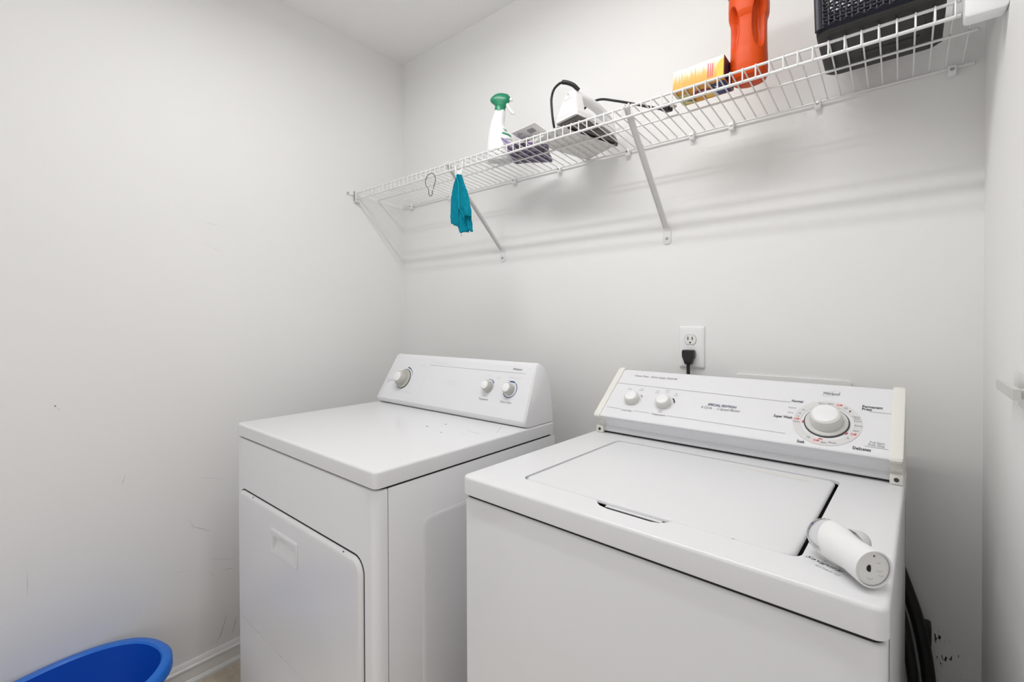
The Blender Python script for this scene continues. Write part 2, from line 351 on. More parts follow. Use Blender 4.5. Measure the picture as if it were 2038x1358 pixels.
# top
tp = MB().loft(slab_rings(-.001, dw+.001, -.002, dd, .014, .8758, .9136, .0065, 5)).out('top_panel', mat_en, dr, ang=40)
MB().loft([[(x, y, z) for x, y in rrect(.0045, dw-.0045, .0045, dd-.006, .019)] for z in (.866, .8785)]).out('seam', mat_dark, dr, smooth=False)
for (x, y), s_ in (((.4927, .3343), .0046), ((.5149, .3867), .0040), ((.5817, .3116), .0030), ((.30, .22), .0012), ((.25, .14), .001)):
    MB().lathe([(.0004, .0005), (s_, .0003), (s_*1.05, 0)], 9, Matrix.Translation((x, y, .9136)) @ Matrix.Rotation(random.random()*3, 4, 'Z') @ Matrix.Scale(.55, 4, (0, 1, 0))).out('paint_chip', mat_black, tp)
for (xa, ya, xb, yb) in ((.62, .372, .68, .368), (.665, .470, .705, .405), (.63, .34, .66, .338)):
    d = Vector((xb-xa, yb-ya, 0)).normalized(); nn = Vector((-d.y, d.x, 0))*.0005
    MB().quad(Vector((xa, ya, .9138))-nn, Vector((xb, yb, .9138))-nn, Vector((xb, yb, .9138))+nn, Vector((xa, ya, .9138))+nn).out('scratch', mat_grey, tp)
# console
con = [(.500, .9150), (.4935, .9165), (.4890, .9215), (.4865, .929), (.4872, .9335), (.5595, 1.087), (.564, 1.0925), (.571, 1.0955), (.580, 1.0945), (.597, 1.083), (.612, 1.062), (.621, 1.035), (.626, 1.0), (.6275, .95), (.6275, .915)]
LT, RT = .031, .013       # ends draw in towards the top
def tx(x, z, l=True): k = max(0, (z-.93)/.165); return x + (LT*k if l else -RT*k)
def conring(x, o, left):
    cyy, czz = .555, .985
    return [(tx(x, z, left), cyy+(y-cyy)*(1-o/.07) if o else y, czz+(z-czz)*(1-o/.09) if o and z > .92 else z) for y, z in con]
body = MB(); body.loft([conring(.0005, .005, True), conring(.003, .0012, True), conring(.008, 0, True), conring(dw-.008, 0, False), conring(dw-.003, .0012, False), conring(dw-.0005, .005, False)])
dcon = body.out('console', mat_en, dr, ang=30)
MB().box(.012, dw-.012, .502, .62, .9125, .9155).out('console_gap', mat_dark, dr, smooth=False)
DP, DQ = Vector((0, .4872, .9335)), Vector((0, .5595, 1.087)); DV = (DQ-DP).normalized(); DN = Vector((0, -DV.z, DV.y))
def df(x, v, h=0): return Vector((x, DP.y, DP.z)) + DV*(v-.002) + DN*h
MB().poly([df(.022, .001, .0004), df(dw-.006, .001, .0004), df(dw-.016, .166, .0004), df(.0505, .166, .0004)]).out('control_panel', mat_panel, dcon, smooth=False)
XA = Vector((1, 0, 0))
def facem(fn, x, v, h=0): # placement matrix whose Z is the panel normal
    V_, N_ = (DV, DN) if fn is df else (WV, WN)
    M_ = Matrix((XA, V_, N_)).transposed().to_4x4(); M_.translation = fn(x, v, h); return M_
def line(fn, parent, x0, v0, x1, v1, t, m_, h=.0006, name='printed_line'):
    a, b = Vector((x0, v0)), Vector((x1, v1)); d = (b-a).normalized(); n = Vector((-d.y, d.x))*t/2
    MB().poly([fn(*(a-n), h), fn(*(b-n), h), fn(*(b+n), h), fn(*(a+n), h)]).out(name, m_, parent, smooth=False)
def arc(fn, parent, x, v, r0, r1, a0, a1, m_, h=.0007, n=28, name='printed_arc', taper=None):
    mb = MB(); A = [math.radians(a0+(a1-a0)*i/n) for i in range(n+1)]
    ri = lambda i: r0 if not taper else r1-(r1-r0)*(taper[0]+(taper[1]-taper[0])*i/n)
    o_ = [mb.bm.verts.new(fn(x+r1*math.cos(a), v+r1*math.sin(a), h)) for a in A]; i_ = [mb.bm.verts.new(fn(x+ri(i)*math.cos(a), v+ri(i)*math.sin(a), h)) for i, a in enumerate(A)]
    for k in range(n): mb.bm.faces.new((i_[k], o_[k], o_[k+1], i_[k+1]))
    return mb.out(name, m_, parent, smooth=False)
def ptext(fn, parent, body, x0, v, x1, m_, size=None, shear=0, bold=0, name='lettering'):
    V_ = DV if fn is df else WV
    return text(body, parent, fn(x0, v, 0), XA, V_, m_, width=x1-x0, size=size, shear=shear, bold=bold, name=name, off=.0008)
line(df, dcon, .0218, .002, .0500, .1700, .0012, mat_greyl); line(df, dcon, .2375, .022, .2520, .159, .0011, mat_greyl); line(df, dcon, .2510, .1455, .6945, .1455, .0012, mat_grey)
ptext(df, dcon, 'Whirlpool', .640, .1540, .676, mat_black, size=.0105, shear=.35, name='brand_lettering')
ptext(df, dcon, 'Extra Large Capacity', .263, .1545, .345, mat_greyl, size=.006)
ptext(df, dcon, 'Auto Drying', .192, .1375, .234, mat_greyl, size=.0075)
ptext(df, dcon, 'Heavy Duty', .372, .094, .405, mat_greyl, size=.0055); ptext(df, dcon, '3 Temperature', .366, .085, .408, mat_greyl, size=.0055)
ptext(df, dcon, 'Temperature', .5342, .0480, .5750, mat_grey, size=.0095, bold=.02); ptext(df, dcon, 'Push to Start', .6265, .0480, .6700, mat_grey, size=.0105, bold=.02)
ptext(df, dcon, 'Timed', .162, .033, .188, mat_greyl, size=.0075); ptext(df, dcon, 'Wrinkle', .036, .071, .066, mat_grey, size=.006); ptext(df, dcon, 'Off', .036, .063, .046, mat_grey, size=.006)
ptext(df, dcon, 'Low', .543, .127, .556, mat_greyl, size=.006); ptext(df, dcon, 'High', .585, .122, .599, mat_greyl, size=.006); ptext(df, dcon, 'Med', .551, .060, .560, mat_greyl, size=.005)
ptext(df, dcon, 'End of Cycle', .636, .128, .680, mat_greyl, size=.006); ptext(df, dcon, 'off', .6345, .117, .640, mat_blue, size=.005)
def knob(parent, fn, x, v, r, h, name='knob', skirt=0, capm=mat_knobtop, base=mat_knob, tilt=0):
    M_ = facem(fn, x, v, .0008)
    root = None
    if skirt:
        root = MB().lathe([(skirt*1.01, -.0002), (skirt*1.0, .0035), (skirt*.96, .0050), (.002, .0052)], 40, M_).out(name, base, parent)
        MB().lathe([(skirt*1.06, -.0004), (skirt*1.06, .0012), (.01, .0012)], 40, M_).out('black_ring', mat_black, root)  # black ring edge around the skirt
        b = MB().lathe([(r, .005), (r, h*.55), (r*.97, h*.75), (r*.92, h*.92), (r*.80, h)], 40, M_).out('grip', base, root)
    else:
        root = b = MB().lathe([(r*1.0, 0), (r*.98, h*.55), (r*.94, h*.80), (r*.87, h*.94), (r*.78, h)], 36, M_).out(name, base, parent)
    MB().lathe([(r*.775, h-.001), (r*.775, h+.0004), (r*.70, h+.0012), (.001, h+.0014)], 36, M_).out('knob_cap', capm, root)
    return root
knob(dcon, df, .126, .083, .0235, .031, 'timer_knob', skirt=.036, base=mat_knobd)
arc(df, dcon, .126, .083, .043, .048, 20, 85, mat_blue, taper=(.2, 1)); arc(df, dcon, .126, .083, .041, .0445, -135, -75, mat_greyl)
MB().poly([df(.083, .066, .0008), df(.089, .071, .0008), df(.0875, .061, .0008)]).out('pointer_mark', mat_black, dcon, smooth=False)
for a in (-60, -150, 150, 0): 
    x, v = .126+.052*math.cos(math.radians(a)), .083+.052*math.sin(math.radians(a)); line(df, dcon, x-.002, v, x+.002, v, .0012, mat_greyl)
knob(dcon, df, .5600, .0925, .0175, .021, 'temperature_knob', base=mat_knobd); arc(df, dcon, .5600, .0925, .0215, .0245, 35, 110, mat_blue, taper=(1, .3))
arc(df, dcon, .5600, .0925, .0196, .0205, -100, 60, mat_black)
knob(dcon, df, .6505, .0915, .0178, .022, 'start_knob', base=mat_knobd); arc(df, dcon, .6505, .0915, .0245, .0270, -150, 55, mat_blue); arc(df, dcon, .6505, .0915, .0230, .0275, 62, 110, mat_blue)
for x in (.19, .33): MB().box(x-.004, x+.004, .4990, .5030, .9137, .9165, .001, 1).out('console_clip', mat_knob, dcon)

# ================================================================== washer
ww, wd, wt = .6834, .6403, .9085
wa = thing('washing_machine', 'white top-loading washing machine with a wide control console, right of the dryer', 'washing machine', (1.1623, -.7219, 0), -.0289)
cab = MB().loft([[(x, y, z) for x, y in rrect(.001+o, ww-.001-o, .002+o, wd-.004, .011)] for z, o in ((.02, 0), (.859, 0), (.8622, .0008), (.8642, .0028))])
cab.out('cabinet', mat_en, wa, ang=40)
MB().loft([[(x, y, z) for x, y in rrect(.0045, ww-.0045, .0055, wd-.008, .012)] for z in (.858, .8745)]).out('seam', mat_dark, wa, smooth=False)
for y_ in (.0300, .0420, .612): MB().box(ww-.0012, ww-.0004, y_, y_+.0018, .03, .86).out('side_seam', mat_grey, wa, smooth=False)
for sx_ in (.06, ww-.06):
    for sy_ in (.07, wd-.07): MB().lathe([(.02, 0), (.02, .012), (.012, .014), (.012, .03)], 16, Matrix.Translation((sx_, sy_, 0))).out('foot', mat_blk, wa)
    # feet under the dryer
for sx_ in (.06, dw-.06):
    for sy_ in (.07, dd-.07): MB().lathe([(.02, 0), (.02, .012), (.012, .014), (.012, .03)], 16, Matrix.Translation((sx_, sy_, 0))).out('foot', mat_blk, dr)
# top with lid opening and finger notch
top = MB(); R = slab_rings(-.001, ww+.001, -.003, wd-.002, .014, .8705, wt, .0062, 5)
V = [[top.bm.verts.new(p) for p in r] for r in R]; n_ = len(V[0])
for a, b in zip(V[:-1], V[1:]):
    for i in range(n_): top.bm.faces.new((a[i], a[(i+1) % n_], b[(i+1) % n_], b[i]))
ox0, ox1, oy0, oy1 = .1045, .5895, .0625, .452
oc = []
for p in rrect(ox0, ox1, oy0, oy1, .016, 5): oc.append(p)
# insert notch between the two front corners
k = max(range(len(oc)), key=lambda i: (oc[i][1] < oy0+1e-6, oc[i][0] < .3, oc[i][0]))
notch = [(.276, oy0), (.281, .0600), (.286, .0520), (.296, .0440), (.312, .0400), (.390, .0400), (.402, .0440), (.409, .0520), (.413, .0600), (.418, oy0)]
oc = oc[:k+1] + notch + oc[k+1:]
hv = [top.bm.verts.new((x, y, wt)) for x, y in oc]; hb = [top.bm.verts.new((x, y, wt-.0060)) for x, y in oc]; nh = len(hv)
E_ = [top.bm.edges.get((V[-1][i], V[-1][(i+1) % n_])) for i in range(n_)] + [top.bm.edges.new((hv[i], hv[(i+1) % nh])) for i in range(nh)]
bmesh.ops.triangle_fill(top.bm, edges=E_, use_beauty=True)
for i in range(nh): top.bm.faces.new((hv[i], hv[(i+1) % nh], hb[(i+1) % nh], hb[i]))
wtop = top.out('top_panel', mat_en, wa, ang=40)
MB().box(.09, .605, .035, .47, .8745, .8860).out('gap_shade_plate', mat_cavity_shade, wa, smooth=False)  # added dark plate, paints the shade seen through the lid gap
ldx = MB().loft([[(x, y, z) for x, y in rrect(.107+o, .5825-o, .0665+o, .4495-o, .014)] for z, o in ((wt-.0072, .001), (wt-.0060, 0), (wt-.0035, .0006), (wt-.0012, .0025), (wt-.0002, .0055), (wt+.0003, .010))])
lid = ldx.out('lid', mat_en2, wa, ang=40)
MB().box(.296, .398, .0605, .0700, wt-.0085, wt-.0062, .0008, 2).out('finger_lip', mat_en2, lid)
MB().poly([(.425, .415, wt+.0005), (.545, .408, wt+.0005), (.545, .423, wt+.0005), (.425, .427, wt+.0005)]).out('worn_patch', mat('worn_cream', (.76, .745, .70), .4), lid, smooth=False)
MB().lathe([(.0004, .0005), (.0022, .0004), (.0024, 0)], 9, Matrix.Translation((.505, .0635, wt-.0005))).out('paint_chip', mat_grey, wtop)
for i, z in enumerate((.0, .004, .009)): MB().box(.5755, .5805, .405-.012*i, .411-.012*i, wt-.0045-z*.2, wt-.0015, .0008, 1).out('paint_chip', mat_grey, lid)
# console
wcon = [(.509, wt+.0035), (.5045, wt+.006), (.5035, wt+.011), (.5065, wt+.0155), (.5115, wt+.0185), (.5075, wt+.030), (.4960, wt+.0425), (.4885, wt+.0465), (.4835, wt+.0482), (.4815, wt+.0505), (.4822, wt+.0530), (.4835, wt+.0545), (.6195, 1.0705), (.624, 1.0735), (.632, 1.0745), (.640, 1.073), (.645, 1.066), (.645, wt+.0035)]
wc = MB().loft([[(x, y, z) for y, z in wcon] for x in (.031, .6625)]).out('console', mat_panel, wa, ang=30)
MB().box(.03, .665, .512, .64, wt-.001, wt+.004).out('console_gap', mat_dark, wa, smooth=False)
capp = [(.5085, wt+.001), (.5000, wt+.003), (.4995, wt+.014), (.5065, wt+.0195), (.5040, wt+.030), (.4930, wt+.0410), (.4800, wt+.0455), (.4768, wt+.0500), (.4785, wt+.0550), (.6185, 1.0755), (.625, 1.0795), (.634, 1.0800), (.644, 1.078), (.650, 1.069), (.650, wt+.001)]
def capmesh(x0, x1):
    cy_, cz_ = .57, .985
    sh = lambda x, k: [(x, cy_+(y-cy_)*k, cz_+(z-cz_)*k) for y, z in capp]
    return MB().loft([sh(x0, .975), sh(x0+.0015, .995), sh(x0+.003, 1), sh(x1-.003, 1), sh(x1-.0015, .995), sh(x1, .975)])
for x0, x1 in ((.0135, .0315), (.6620, .6825)):
    cp = capmesh(x0, x1).out('end_cap', mat_cream, wc, ang=30)
    cxm = (x0+x1)/2
    MB().box(cxm-.0105, cxm+.0105, .4945, .5040, wt+.0005, wt+.0200, .002, 2).out('foot_bracket', mat_cream, cp)
    MB().lathe([(.0042, 0), (.0036, .0012), (.001, .0016)], 14, Matrix.Translation((cxm, .4945, wt+.010)) @ Matrix.Rotation(PI/2, 4, 'X')).out('screw', mat_black, cp)
WPt, WQt = Vector((0, .4835, wt+.0545)), Vector((0, .6195, 1.0705)); WV = (WQt-WPt).normalized(); WN = Vector((0, -WV.z, WV.y))
def wf(x, v, h=0): return Vector((x, WPt.y, WPt.z)) + WV*v + WN*h
GR = mat_grey
def wl(x0, x1, v, t=.0009): line(wf, wc, x0, v, x1, v, t, mat_greyl if t < .0008 else GR)
L1 = lambda x: .1238-(x-.032)*.0197
L2 = lambda x: .0290-(x-.04)*.0165
line(wf, wc, .0325, L1(.0325), .4800, L1(.48), .0010, GR)
for a, b in ((.0400, .0834), (.1202, .1678), (.2154, .4841)): line(wf, wc, a, L2(a), b, L2(b), .0009, GR)
line(wf, wc, .6250, .1105, .6610, .1100, .0009, GR); line(wf, wc, .6233, .0180, .6600, .0172, .0009, GR)
ptext(wf, wc, 'Heavy Duty   Extra Large Capacity', .0726, .1560, .2019, GR, size=.0095, shear=.3, bold=.01)
ptext(wf, wc, 'Load Size', .0865, .0230, .1168, GR, size=.0075, shear=.3, bold=.015); ptext(wf, wc, 'Temperature', .1744, .0228, .2119, GR, size=.0078, shear=.3, bold=.015)
ptext(wf, wc, 'SPECIAL EDITION', .3039, .0765, .3706, mat_navy, size=.0105, bold=.02)
ptext(wf, wc, '6 Cycle  \u00b7  2 Speed Motor', .2906, .0660, .3822, GR, size=.0105, shear=.3, bold=.015)
ptext(wf, wc, 'Whirlpool', .5395, .1490, .5705, mat_black, size=.0115, shear=.15, name='brand_lettering')
sw = MB(); 
pts = [wf(.5545+.0125*math.cos(t)*1.25, .1525+.0065*math.sin(t)+.006*math.cos(t), .0009) for t in [math.radians(a) for a in range(60, 400, 12)]]
sw.tube(pts, .00028, 5).out('brand_swoosh', mat_greyl, wc)
ptext(wf, wc, 'Normal', .4821, .1165, .5041, mat_black, size=.0100, bold=.02); ptext(wf, wc, 'Super Wash', .4533, .0655, .4903, mat_black, size=.0100, bold=.02)
ptext(wf, wc, 'Regular', .4790, .0970, .4945, GR, size=.0065); ptext(wf, wc, 'Heavy', .4790, .0820, .4905, GR, size=.0065)
ptext(wf, wc, 'Soak', .5084, .0025, .5228, mat_black, size=.0100, bold=.02)
ptext(wf, wc, 'Permanent', .6128, .1205, .6469, mat_black, size=.0092, bold=.02); ptext(wf, wc, 'Press', .6128, .1130, .6290, mat_black, size=.0092, bold=.02)
ptext(wf, wc, 'Pull Start', .6310, .0270, .6540, GR, size=.0075, bold=.01); ptext(wf, wc, 'Push Stop', .6290, .0205, .6540, GR, size=.0075, bold=.01)
ptext(wf, wc, 'Delicates', .6047, .0060, .6336, mat_black, size=.0100, bold=.02)
ptext(wf, wc, 'Small', .0740, .1025, .0845, GR, size=.0055); ptext(wf, wc, 'Super', .1110, .1080, .1215, GR, size=.0055); ptext(wf, wc, 'Large', .1095, .1020, .1200, GR, size=.0055)
ptext(wf, wc, 'Cold', .1570, .1050, .1660, GR, size=.0055); ptext(wf, wc, 'Cold', .1570, .0985, .1660, GR, size=.0055)
ptext(wf, wc, 'Warm', .1830, .1120, .1945, GR, size=.0055); ptext(wf, wc, 'Cold', .1850, .1055, .1935, GR, size=.0055)
ptext(wf, wc, 'Hot', .2120, .1020, .2190, GR, size=.0055); ptext(wf, wc, 'Cold', .2120, .0955, .2200, GR, size=.0055)
ptext(wf, wc, 'Warm', .1880, .0375, .1990, GR, size=.0055); ptext(wf, wc, 'Warm', .1880, .0325, .1990, GR, size=.0055)
for kx, kv in ((.1027, .0660), (.1932, .0660)):
    arc(wf, wc, kx, kv, .0005, .0255, 0, 360, mat_ring, h=.0006, n=40, name='dial_disc')  # flat grey disc behind each small knob
    arc(wf, wc, kx, kv, .0255, .0290, 12 if kx > .15 else 28, 48, mat_black if kx > .15 else mat_grey, h=.0009, name='printed_arc')
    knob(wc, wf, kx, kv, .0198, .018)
RX, RV = .5545, .0665
arc(wf, wc, RX, RV, .0480, .0620, 0, 360, mat_ring, h=.0007, n=72, name='dial_ring')
for a0, a1 in ((63, 80), (-34, -20), (-113, -95), (172, 186)): arc(wf, wc, RX, RV, .0481, .0619, a0, a1, mat_blush, h=.0009, n=10, name='dial_field')
for a in (62, -36, -114, 170): 
    t = math.radians(a); line(wf, wc, RX+.048*math.cos(t), RV+.048*math.sin(t), RX+.062*math.cos(t), RV+.062*math.sin(t), .0012, mat_panel, h=.0010)
for s_, a, r_, m_, sz in (('Rinse', 104, .055, GR, .0065), ('Spin', 88, .055, GR, .0065), ('Off', 70.5, .0555, mat_red, .0078), ('10', 56, .055, GR, .007), ('8', 45, .054, mat_black, .007), ('Timed', 27, .0555, GR, .0052), ('Cool', 21, .0555, GR, .0055), ('Down', 14, .0555, GR, .0055),
                 ('Rinse', 1, .0555, GR, .006), ('Spin', -14, .054, GR, .006), ('Off', -26, .0545, mat_red, .0078), ('6', -41, .054, GR, .0075), ('Rinse', -73, .0545, GR, .0062), ('Spin', -89, .0545, GR, .0062), ('Off', -103, .0540, mat_red, .0078), ('10', -120, .0540, GR, .0075),
                 ('Rinse', 187, .0550, GR, .006), ('Off', 180, .0550, mat_red, .0075), ('12', 171, .0545, GR, .006), ('14', 161, .0545, GR, .006), ('10', 148, .0545, GR, .0065)):
    t = math.radians(a); x, v = RX+r_*math.cos(t), RV+r_*math.sin(t)-.0022
    text(s_, wc, wf(x, v, 0), XA, WV, m_, size=sz, align='CENTER', off=.0013, bold=.015)
line(wf, wc, .5117, .0580, .5117, .0650, .0020, mat_red, h=.0010); line(wf, wc, .5900, .0405, .5935, .0455, .0022, mat_red, h=.0010); line(wf, wc, .5450, .0210, .5530, .0200, .0016, mat_red, h=.0010)
MB().poly([wf(.5205, .0930, .001), wf(.5275, .0985, .001), wf(.5180, .0985, .001)]).out('pointer_mark', mat_panel, wc, smooth=False)
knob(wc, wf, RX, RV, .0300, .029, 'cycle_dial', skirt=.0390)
# printed script under the freshener bottle
U = Vector((.93, -.37, 0)).normalized(); Vv = Vector((.37, .93, 0)).normalized()
text('Savgury', wa, (.5930, .0740, wt), U, Vv, mat_black, width=.047, size=.0085, shear=.3, name='script_lettering', off=.0004)
text('Care', wa, (.6065, .0560, wt), U, Vv, mat_grey, width=.030, size=.0058, shear=.3, name='script_lettering', off=.0004)

# --- air freshener bottle lying on the washer
wM = Matrix.Translation((1.1623, -.7219, 0)) @ Matrix.Rotation(-.0289, 4, 'Z')
fa, fb = wM @ Vector((.6010, .1080, wt+.0262)), wM @ Vector((.6690, .0330, wt+.0250)); fd = (fb-fa).normalized()
fr_ = thing('air_freshener', 'white and clear air freshener bottle lying on its side on the washer top', 'bottle', (fa+fb)/2-Vector((0, 0, .0256)))
frx = fd.cross(Vector((0, 0, 1))).normalized(); fry = frx.cross(fd) * -1
FM = Matrix((frx, fd.cross(frx), fd)).transposed().to_4x4(); FM.translation = fa - Vector(fr_.location); FM = FM @ Matrix.Diagonal((.70, .70, .80, 1))
MB().lathe([(.002, 0), (.012, .0012), (.021, .0045), (.0275, .010), (.0318, .018), (.0338, .028), (.0340, .040), (.0325, .050), (.030, .062)], 40, FM).out('clear_body', mat_clear, fr_, ang=80)
sl = MB(); rows = []
for i in range(13):
    t = i/12; row = []
    for j in range(40):
        a = 2*PI*j/40; z0 = .043+.013*math.sin(a+.5); z = z0+(.090-z0)*t
        for (za, ra), (zb_, rb) in zip([(0, .030), (.018, .0305), (.028, .0326), (.040, .0328), (.052, .0318), (.064, .0300), (.074, .0280), (.088, .0270)], [(.018, .0305), (.028, .0326), (.040, .0328), (.052, .0318), (.064, .0300), (.074, .0280), (.088, .0270), (.12, .0268)]):
            if za <= z <= zb_: r_ = ra+(rb-ra)*(z-za)/(zb_-za); break
        r_ += .0022; row.append(FM @ Vector((r_*math.cos(a), r_*math.sin(a), z)))
    rows.append(row)
sl.loft(rows, cap=False).out('white_sleeve', mat_white, fr_, ang=80)
MB().lathe([(.0275, .0855), (.0290, .0865), (.0316, .124), (.0312, .1262), (.0288, .1262), (.0286, .1235)], 44, FM, cap=False).out('cap', mat_white, fr_, ang=40)
for x_, y_, w_ in ((-.012, .004, .010), (-.010, -.010, .006), (-.014, .012, .008), (.004, .016, .010)): MB().tube([FM @ Vector((x_-w_/2, y_, .1236)), FM @ Vector((x_, y_+.002, .1237)), FM @ Vector((x_+w_/2, y_-.001, .1236))], .0004, 5).out('embossed_mark', mat_greyl, fr_)
fc = MB().lathe([(.0284, .1200), (.0284, .1232), (.001, .1234)], 44, FM).out('cap_disc', mat('disc_grey', (.80, .795, .78), .45), fr_)
MB().lathe([(.0290, .1236), (.0288, .1240), (.0277, .1240)], 44, FM, cap=False).out('disc_gap', mat_grey, fc)
MB().loft([[FM @ Vector((.0055+.0048*math.cos(t)*(1 if math.cos(t) > -.4 else .45), -.001+.0058*math.sin(t), z)) for t in [2*PI*i/20 for i in range(20)]] for z in (.1232, .1242)]).out('nozzle_hole', mat_dark, fc, smooth=False)
MB().loft([[FM @ Vector((-.002+.0014*math.cos(t), -.0215+.0012*math.sin(t), z)) for t in [2*PI*i/10 for i in range(10)]] for z in (.1232, .1242)]).out('nozzle_hole', mat_dark, fc, smooth=False)
fl_ = MB(); rows = []
for i in range(9):
    z = .044+.040*i/8; ex = .021*math.sin(PI*min(1, (i+1)/9))
    rows.append([FM @ Vector(((.0305+ex*math.cos((j-6)/6*1.3))*math.cos(a), (.0305+ex*math.cos((j-6)/6*1.3))*math.sin(a), z)) for j, a in enumerate([math.radians(160+75*k_/12) for k_ in range(13)])])
fl_.loft(rows, cap=False, closed=False).out('side_flap', mat_frost, fr_, ang=80)
MB().box(-.008, .008, -.003, .003, -.001, .001, .0006, 1).out('pull_tab', mat_greyl, fr_, M=FM @ Matrix.Translation((-.041, -.002, .083)) @ Matrix.Rotation(-.5, 4, 'Y'))
for a0, z0, da, dz_, m_ in ((118, .0150, 10, .0060, mat_purple), (150, .0150, 5, .004, mat_grey), (160, .0175, 6, .003, mat_grey), (128, .0225, 5, .002, mat_grey), (95, .0150, 7, .004, mat_grey), (80, .0120, 5, .003, mat_grey), (170, .021, 5, .003, mat_grey)):
    mb = MB(); rr = lambda z: .0318-.0006+(z-.018)*.28 if z > .018 else .0275-.0006+(z-.010)*.54
    rows = [[FM @ Vector(((rr(z)+.0012)*math.cos(math.radians(428-a0+da*j/4)), (rr(z)+.0012)*math.sin(math.radians(428-a0+da*j/4)), z)) for j in range(5)] for z in (z0, z0+dz_/2, z0+dz_)]
    mb.loft(rows, cap=False, closed=False).out('label_print', m_, fr_)

# ================================================================== wire shelf
YB, ZB, YFr, ZF = -.010, 1.7695, -.2535, 1.788
KT = (ZF-ZB)/(YFr-YB)
def dz(y): return ZB + KT*(y-YB)
sh = thing('wire_shelf', 'long white vinyl-coated wire shelf mounted across the back wall', 'shelf')
XL, XR = .010, 1.968
LZ = ZF-.0305
for nm, y, z, r_, xr in (('front_rail', YFr, ZF-.004, .0030, 1.9335), ('lip_rail', YFr-.001, LZ, .0034, 1.9342), ('middle_rail', -.142, dz(-.142)-.0042, .0026, 1.966), ('back_rail', YB, ZB-.0042, .0028, 1.9725)):
    ro = MB().tube([(XL if nm != 'middle_rail' else .004, y, z), (xr, y, z)], r_, 10).out(nm, mat_wire, sh)
    MB().lathe([(r_*.9, 0), (r_*.8, .0006)], 10, Matrix.Translation((xr, y, z)) @ Matrix.Rotation(PI/2, 4, 'Y')).out('cut_end', mat_wirecut, ro)
wr_pts = [(0, YB-.000, ZB)] + [(0, y, dz(y)) for y in (-.08, -.16, -.245)] + [(0, -.2525, ZF+.0002), (0, -.2570, ZF-.0025), (0, -.2578, ZF-.007), (0, -.2572, LZ-.001)]
wire0 = None
n_w = 73
for i in range(n_w):
    x = .0242 + i*.026795
    if wire0 is None:
        wire0 = MB().tube(wr_pts, .00175, 6).out('cross_wire', mat_wire, sh); wire0.location = (x, 0, 0)
    else: share(wire0, 'cross_wire', sh, Matrix.Translation((x, 0, 0)))
# wall clips
clip = None
for i, x in enumerate((.075, .340, .706, .914, 1.179, 1.382, 1.490, 1.692, 1.937)):
    if clip is None:
        b = MB().box(-.007, .007, -.018, -.0005, -.015, .006, .003, 2); clip = b.out('wall_clip', mat_white, sh); clip.location = (x, 0, ZB-.006)
        sc_ = MB().lathe([(.0038, 0), (.0033, .0014), (.0006, .0018)], 12, Matrix.Translation((0, -.0182, -.003)) @ Matrix.Rotation(PI/2, 4, 'X')).out('screw', mat_steel, clip)
    else:
        c = share(clip, 'wall_clip', sh, Matrix.Translation((x, 0, ZB-.006))); share(sc_, 'screw', c, Matrix())
# diagonal braces
for xt, xf in ((.5990, .6375), (1.2960, 1.3034)):
    zt, zf_ = ZF-.006, 1.505
    A, B = Vector((xt, YFr+.004, zt)), Vector((xf, -.006, zf_)); d = (B-A).normalized(); sx_ = Vector((1, 0, 0)); nn = d.cross(sx_).normalized()
    st = MB(); wv = sx_*.0085; t_ = nn*.0012; fl = nn*.006
    prof = [-wv, -wv+fl, -wv+fl+sx_*.0015, -wv+sx_*.0015+t_, wv-sx_*.0015+t_, wv+fl-sx_*.0015, wv+fl, wv]
    br = st.loft([[A+p for p in prof], [B+p for p in prof]]).out('brace', mat_wire, sh, ang=30)
    ft = MB(); ft.loft([[(xf+x, y, 1.478+z) for x, z in rrect(-.0125, .0125, -.022, .030, .009)] for y in (-.0002, -.0025, -.003)]); fo = ft.out('brace_foot', mat_wire, br)
    MB().lathe([(.0045, 0), (.004, .0016), (.0008, .0022)], 14, Matrix.Translation((xf, -.003, 1.472)) @ Matrix.Rotation(PI/2, 4, 'X')).out('screw', mat_steel, br)
    hk = MB().tube([(xt-.006, YFr+.010, ZF-.006), (xt-.006, YFr+.004, ZF+.003), (xt-.006, YFr-.004, ZF+.003), (xt-.006, YFr-.0055, ZF-.004)], .0016, 6)
    hk.tube([(xt+.006, YFr+.010, ZF-.006), (xt+.006, YFr+.004, ZF+.003), (xt+.006, YFr-.004, ZF+.003), (xt+.006, YFr-.0055, ZF-.004)], .0016, 6)
    hk.out('brace_hook', mat_wire, br)
# end bracket on the left wall
eb = MB().box(.0002, .004, -.301, -.262, 1.7725, 1.7865, .0015, 2); eb.box(.0002, .022, -.2635, -.2610, 1.748, 1.795, .001, 1); eb.box(.0002, .022, -.2635, -.240, 1.7445, 1.7480, .001, 1); eb.box(.0002, .003, -.2635, -.235, 1.7445, 1.795, .001, 1)
e = eb.out('end_bracket', mat_white, sh)
MB().lathe([(.0045, 0), (.004, .0014), (.0008, .002)], 14, Matrix.Translation((.004, -.293, 1.7795)) @ Matrix.Rotation(PI/2, 4, 'Y')).out('screw', mat_steel, e)
MB().box(.004, .012, -.2655, -.2634, 1.749, 1.790, .0005, 1).out('steel_liner', mat_steel, e)
# white end block on the right wall
bl = MB(); bl.loft([[(x, y, z) for x, z in rrect(1.9355+o, W-.0002, 1.7330+o, 1.885, .006)] for y, o in ((-.2920, .003), (-.2910, .001), (-.2885, 0), (-.2615, 0))])
tag(bl.out('mounting_block', mat_white, ang=40), 'white block fixed to the right wall in front of the wire shelf end', 'wall bracket')

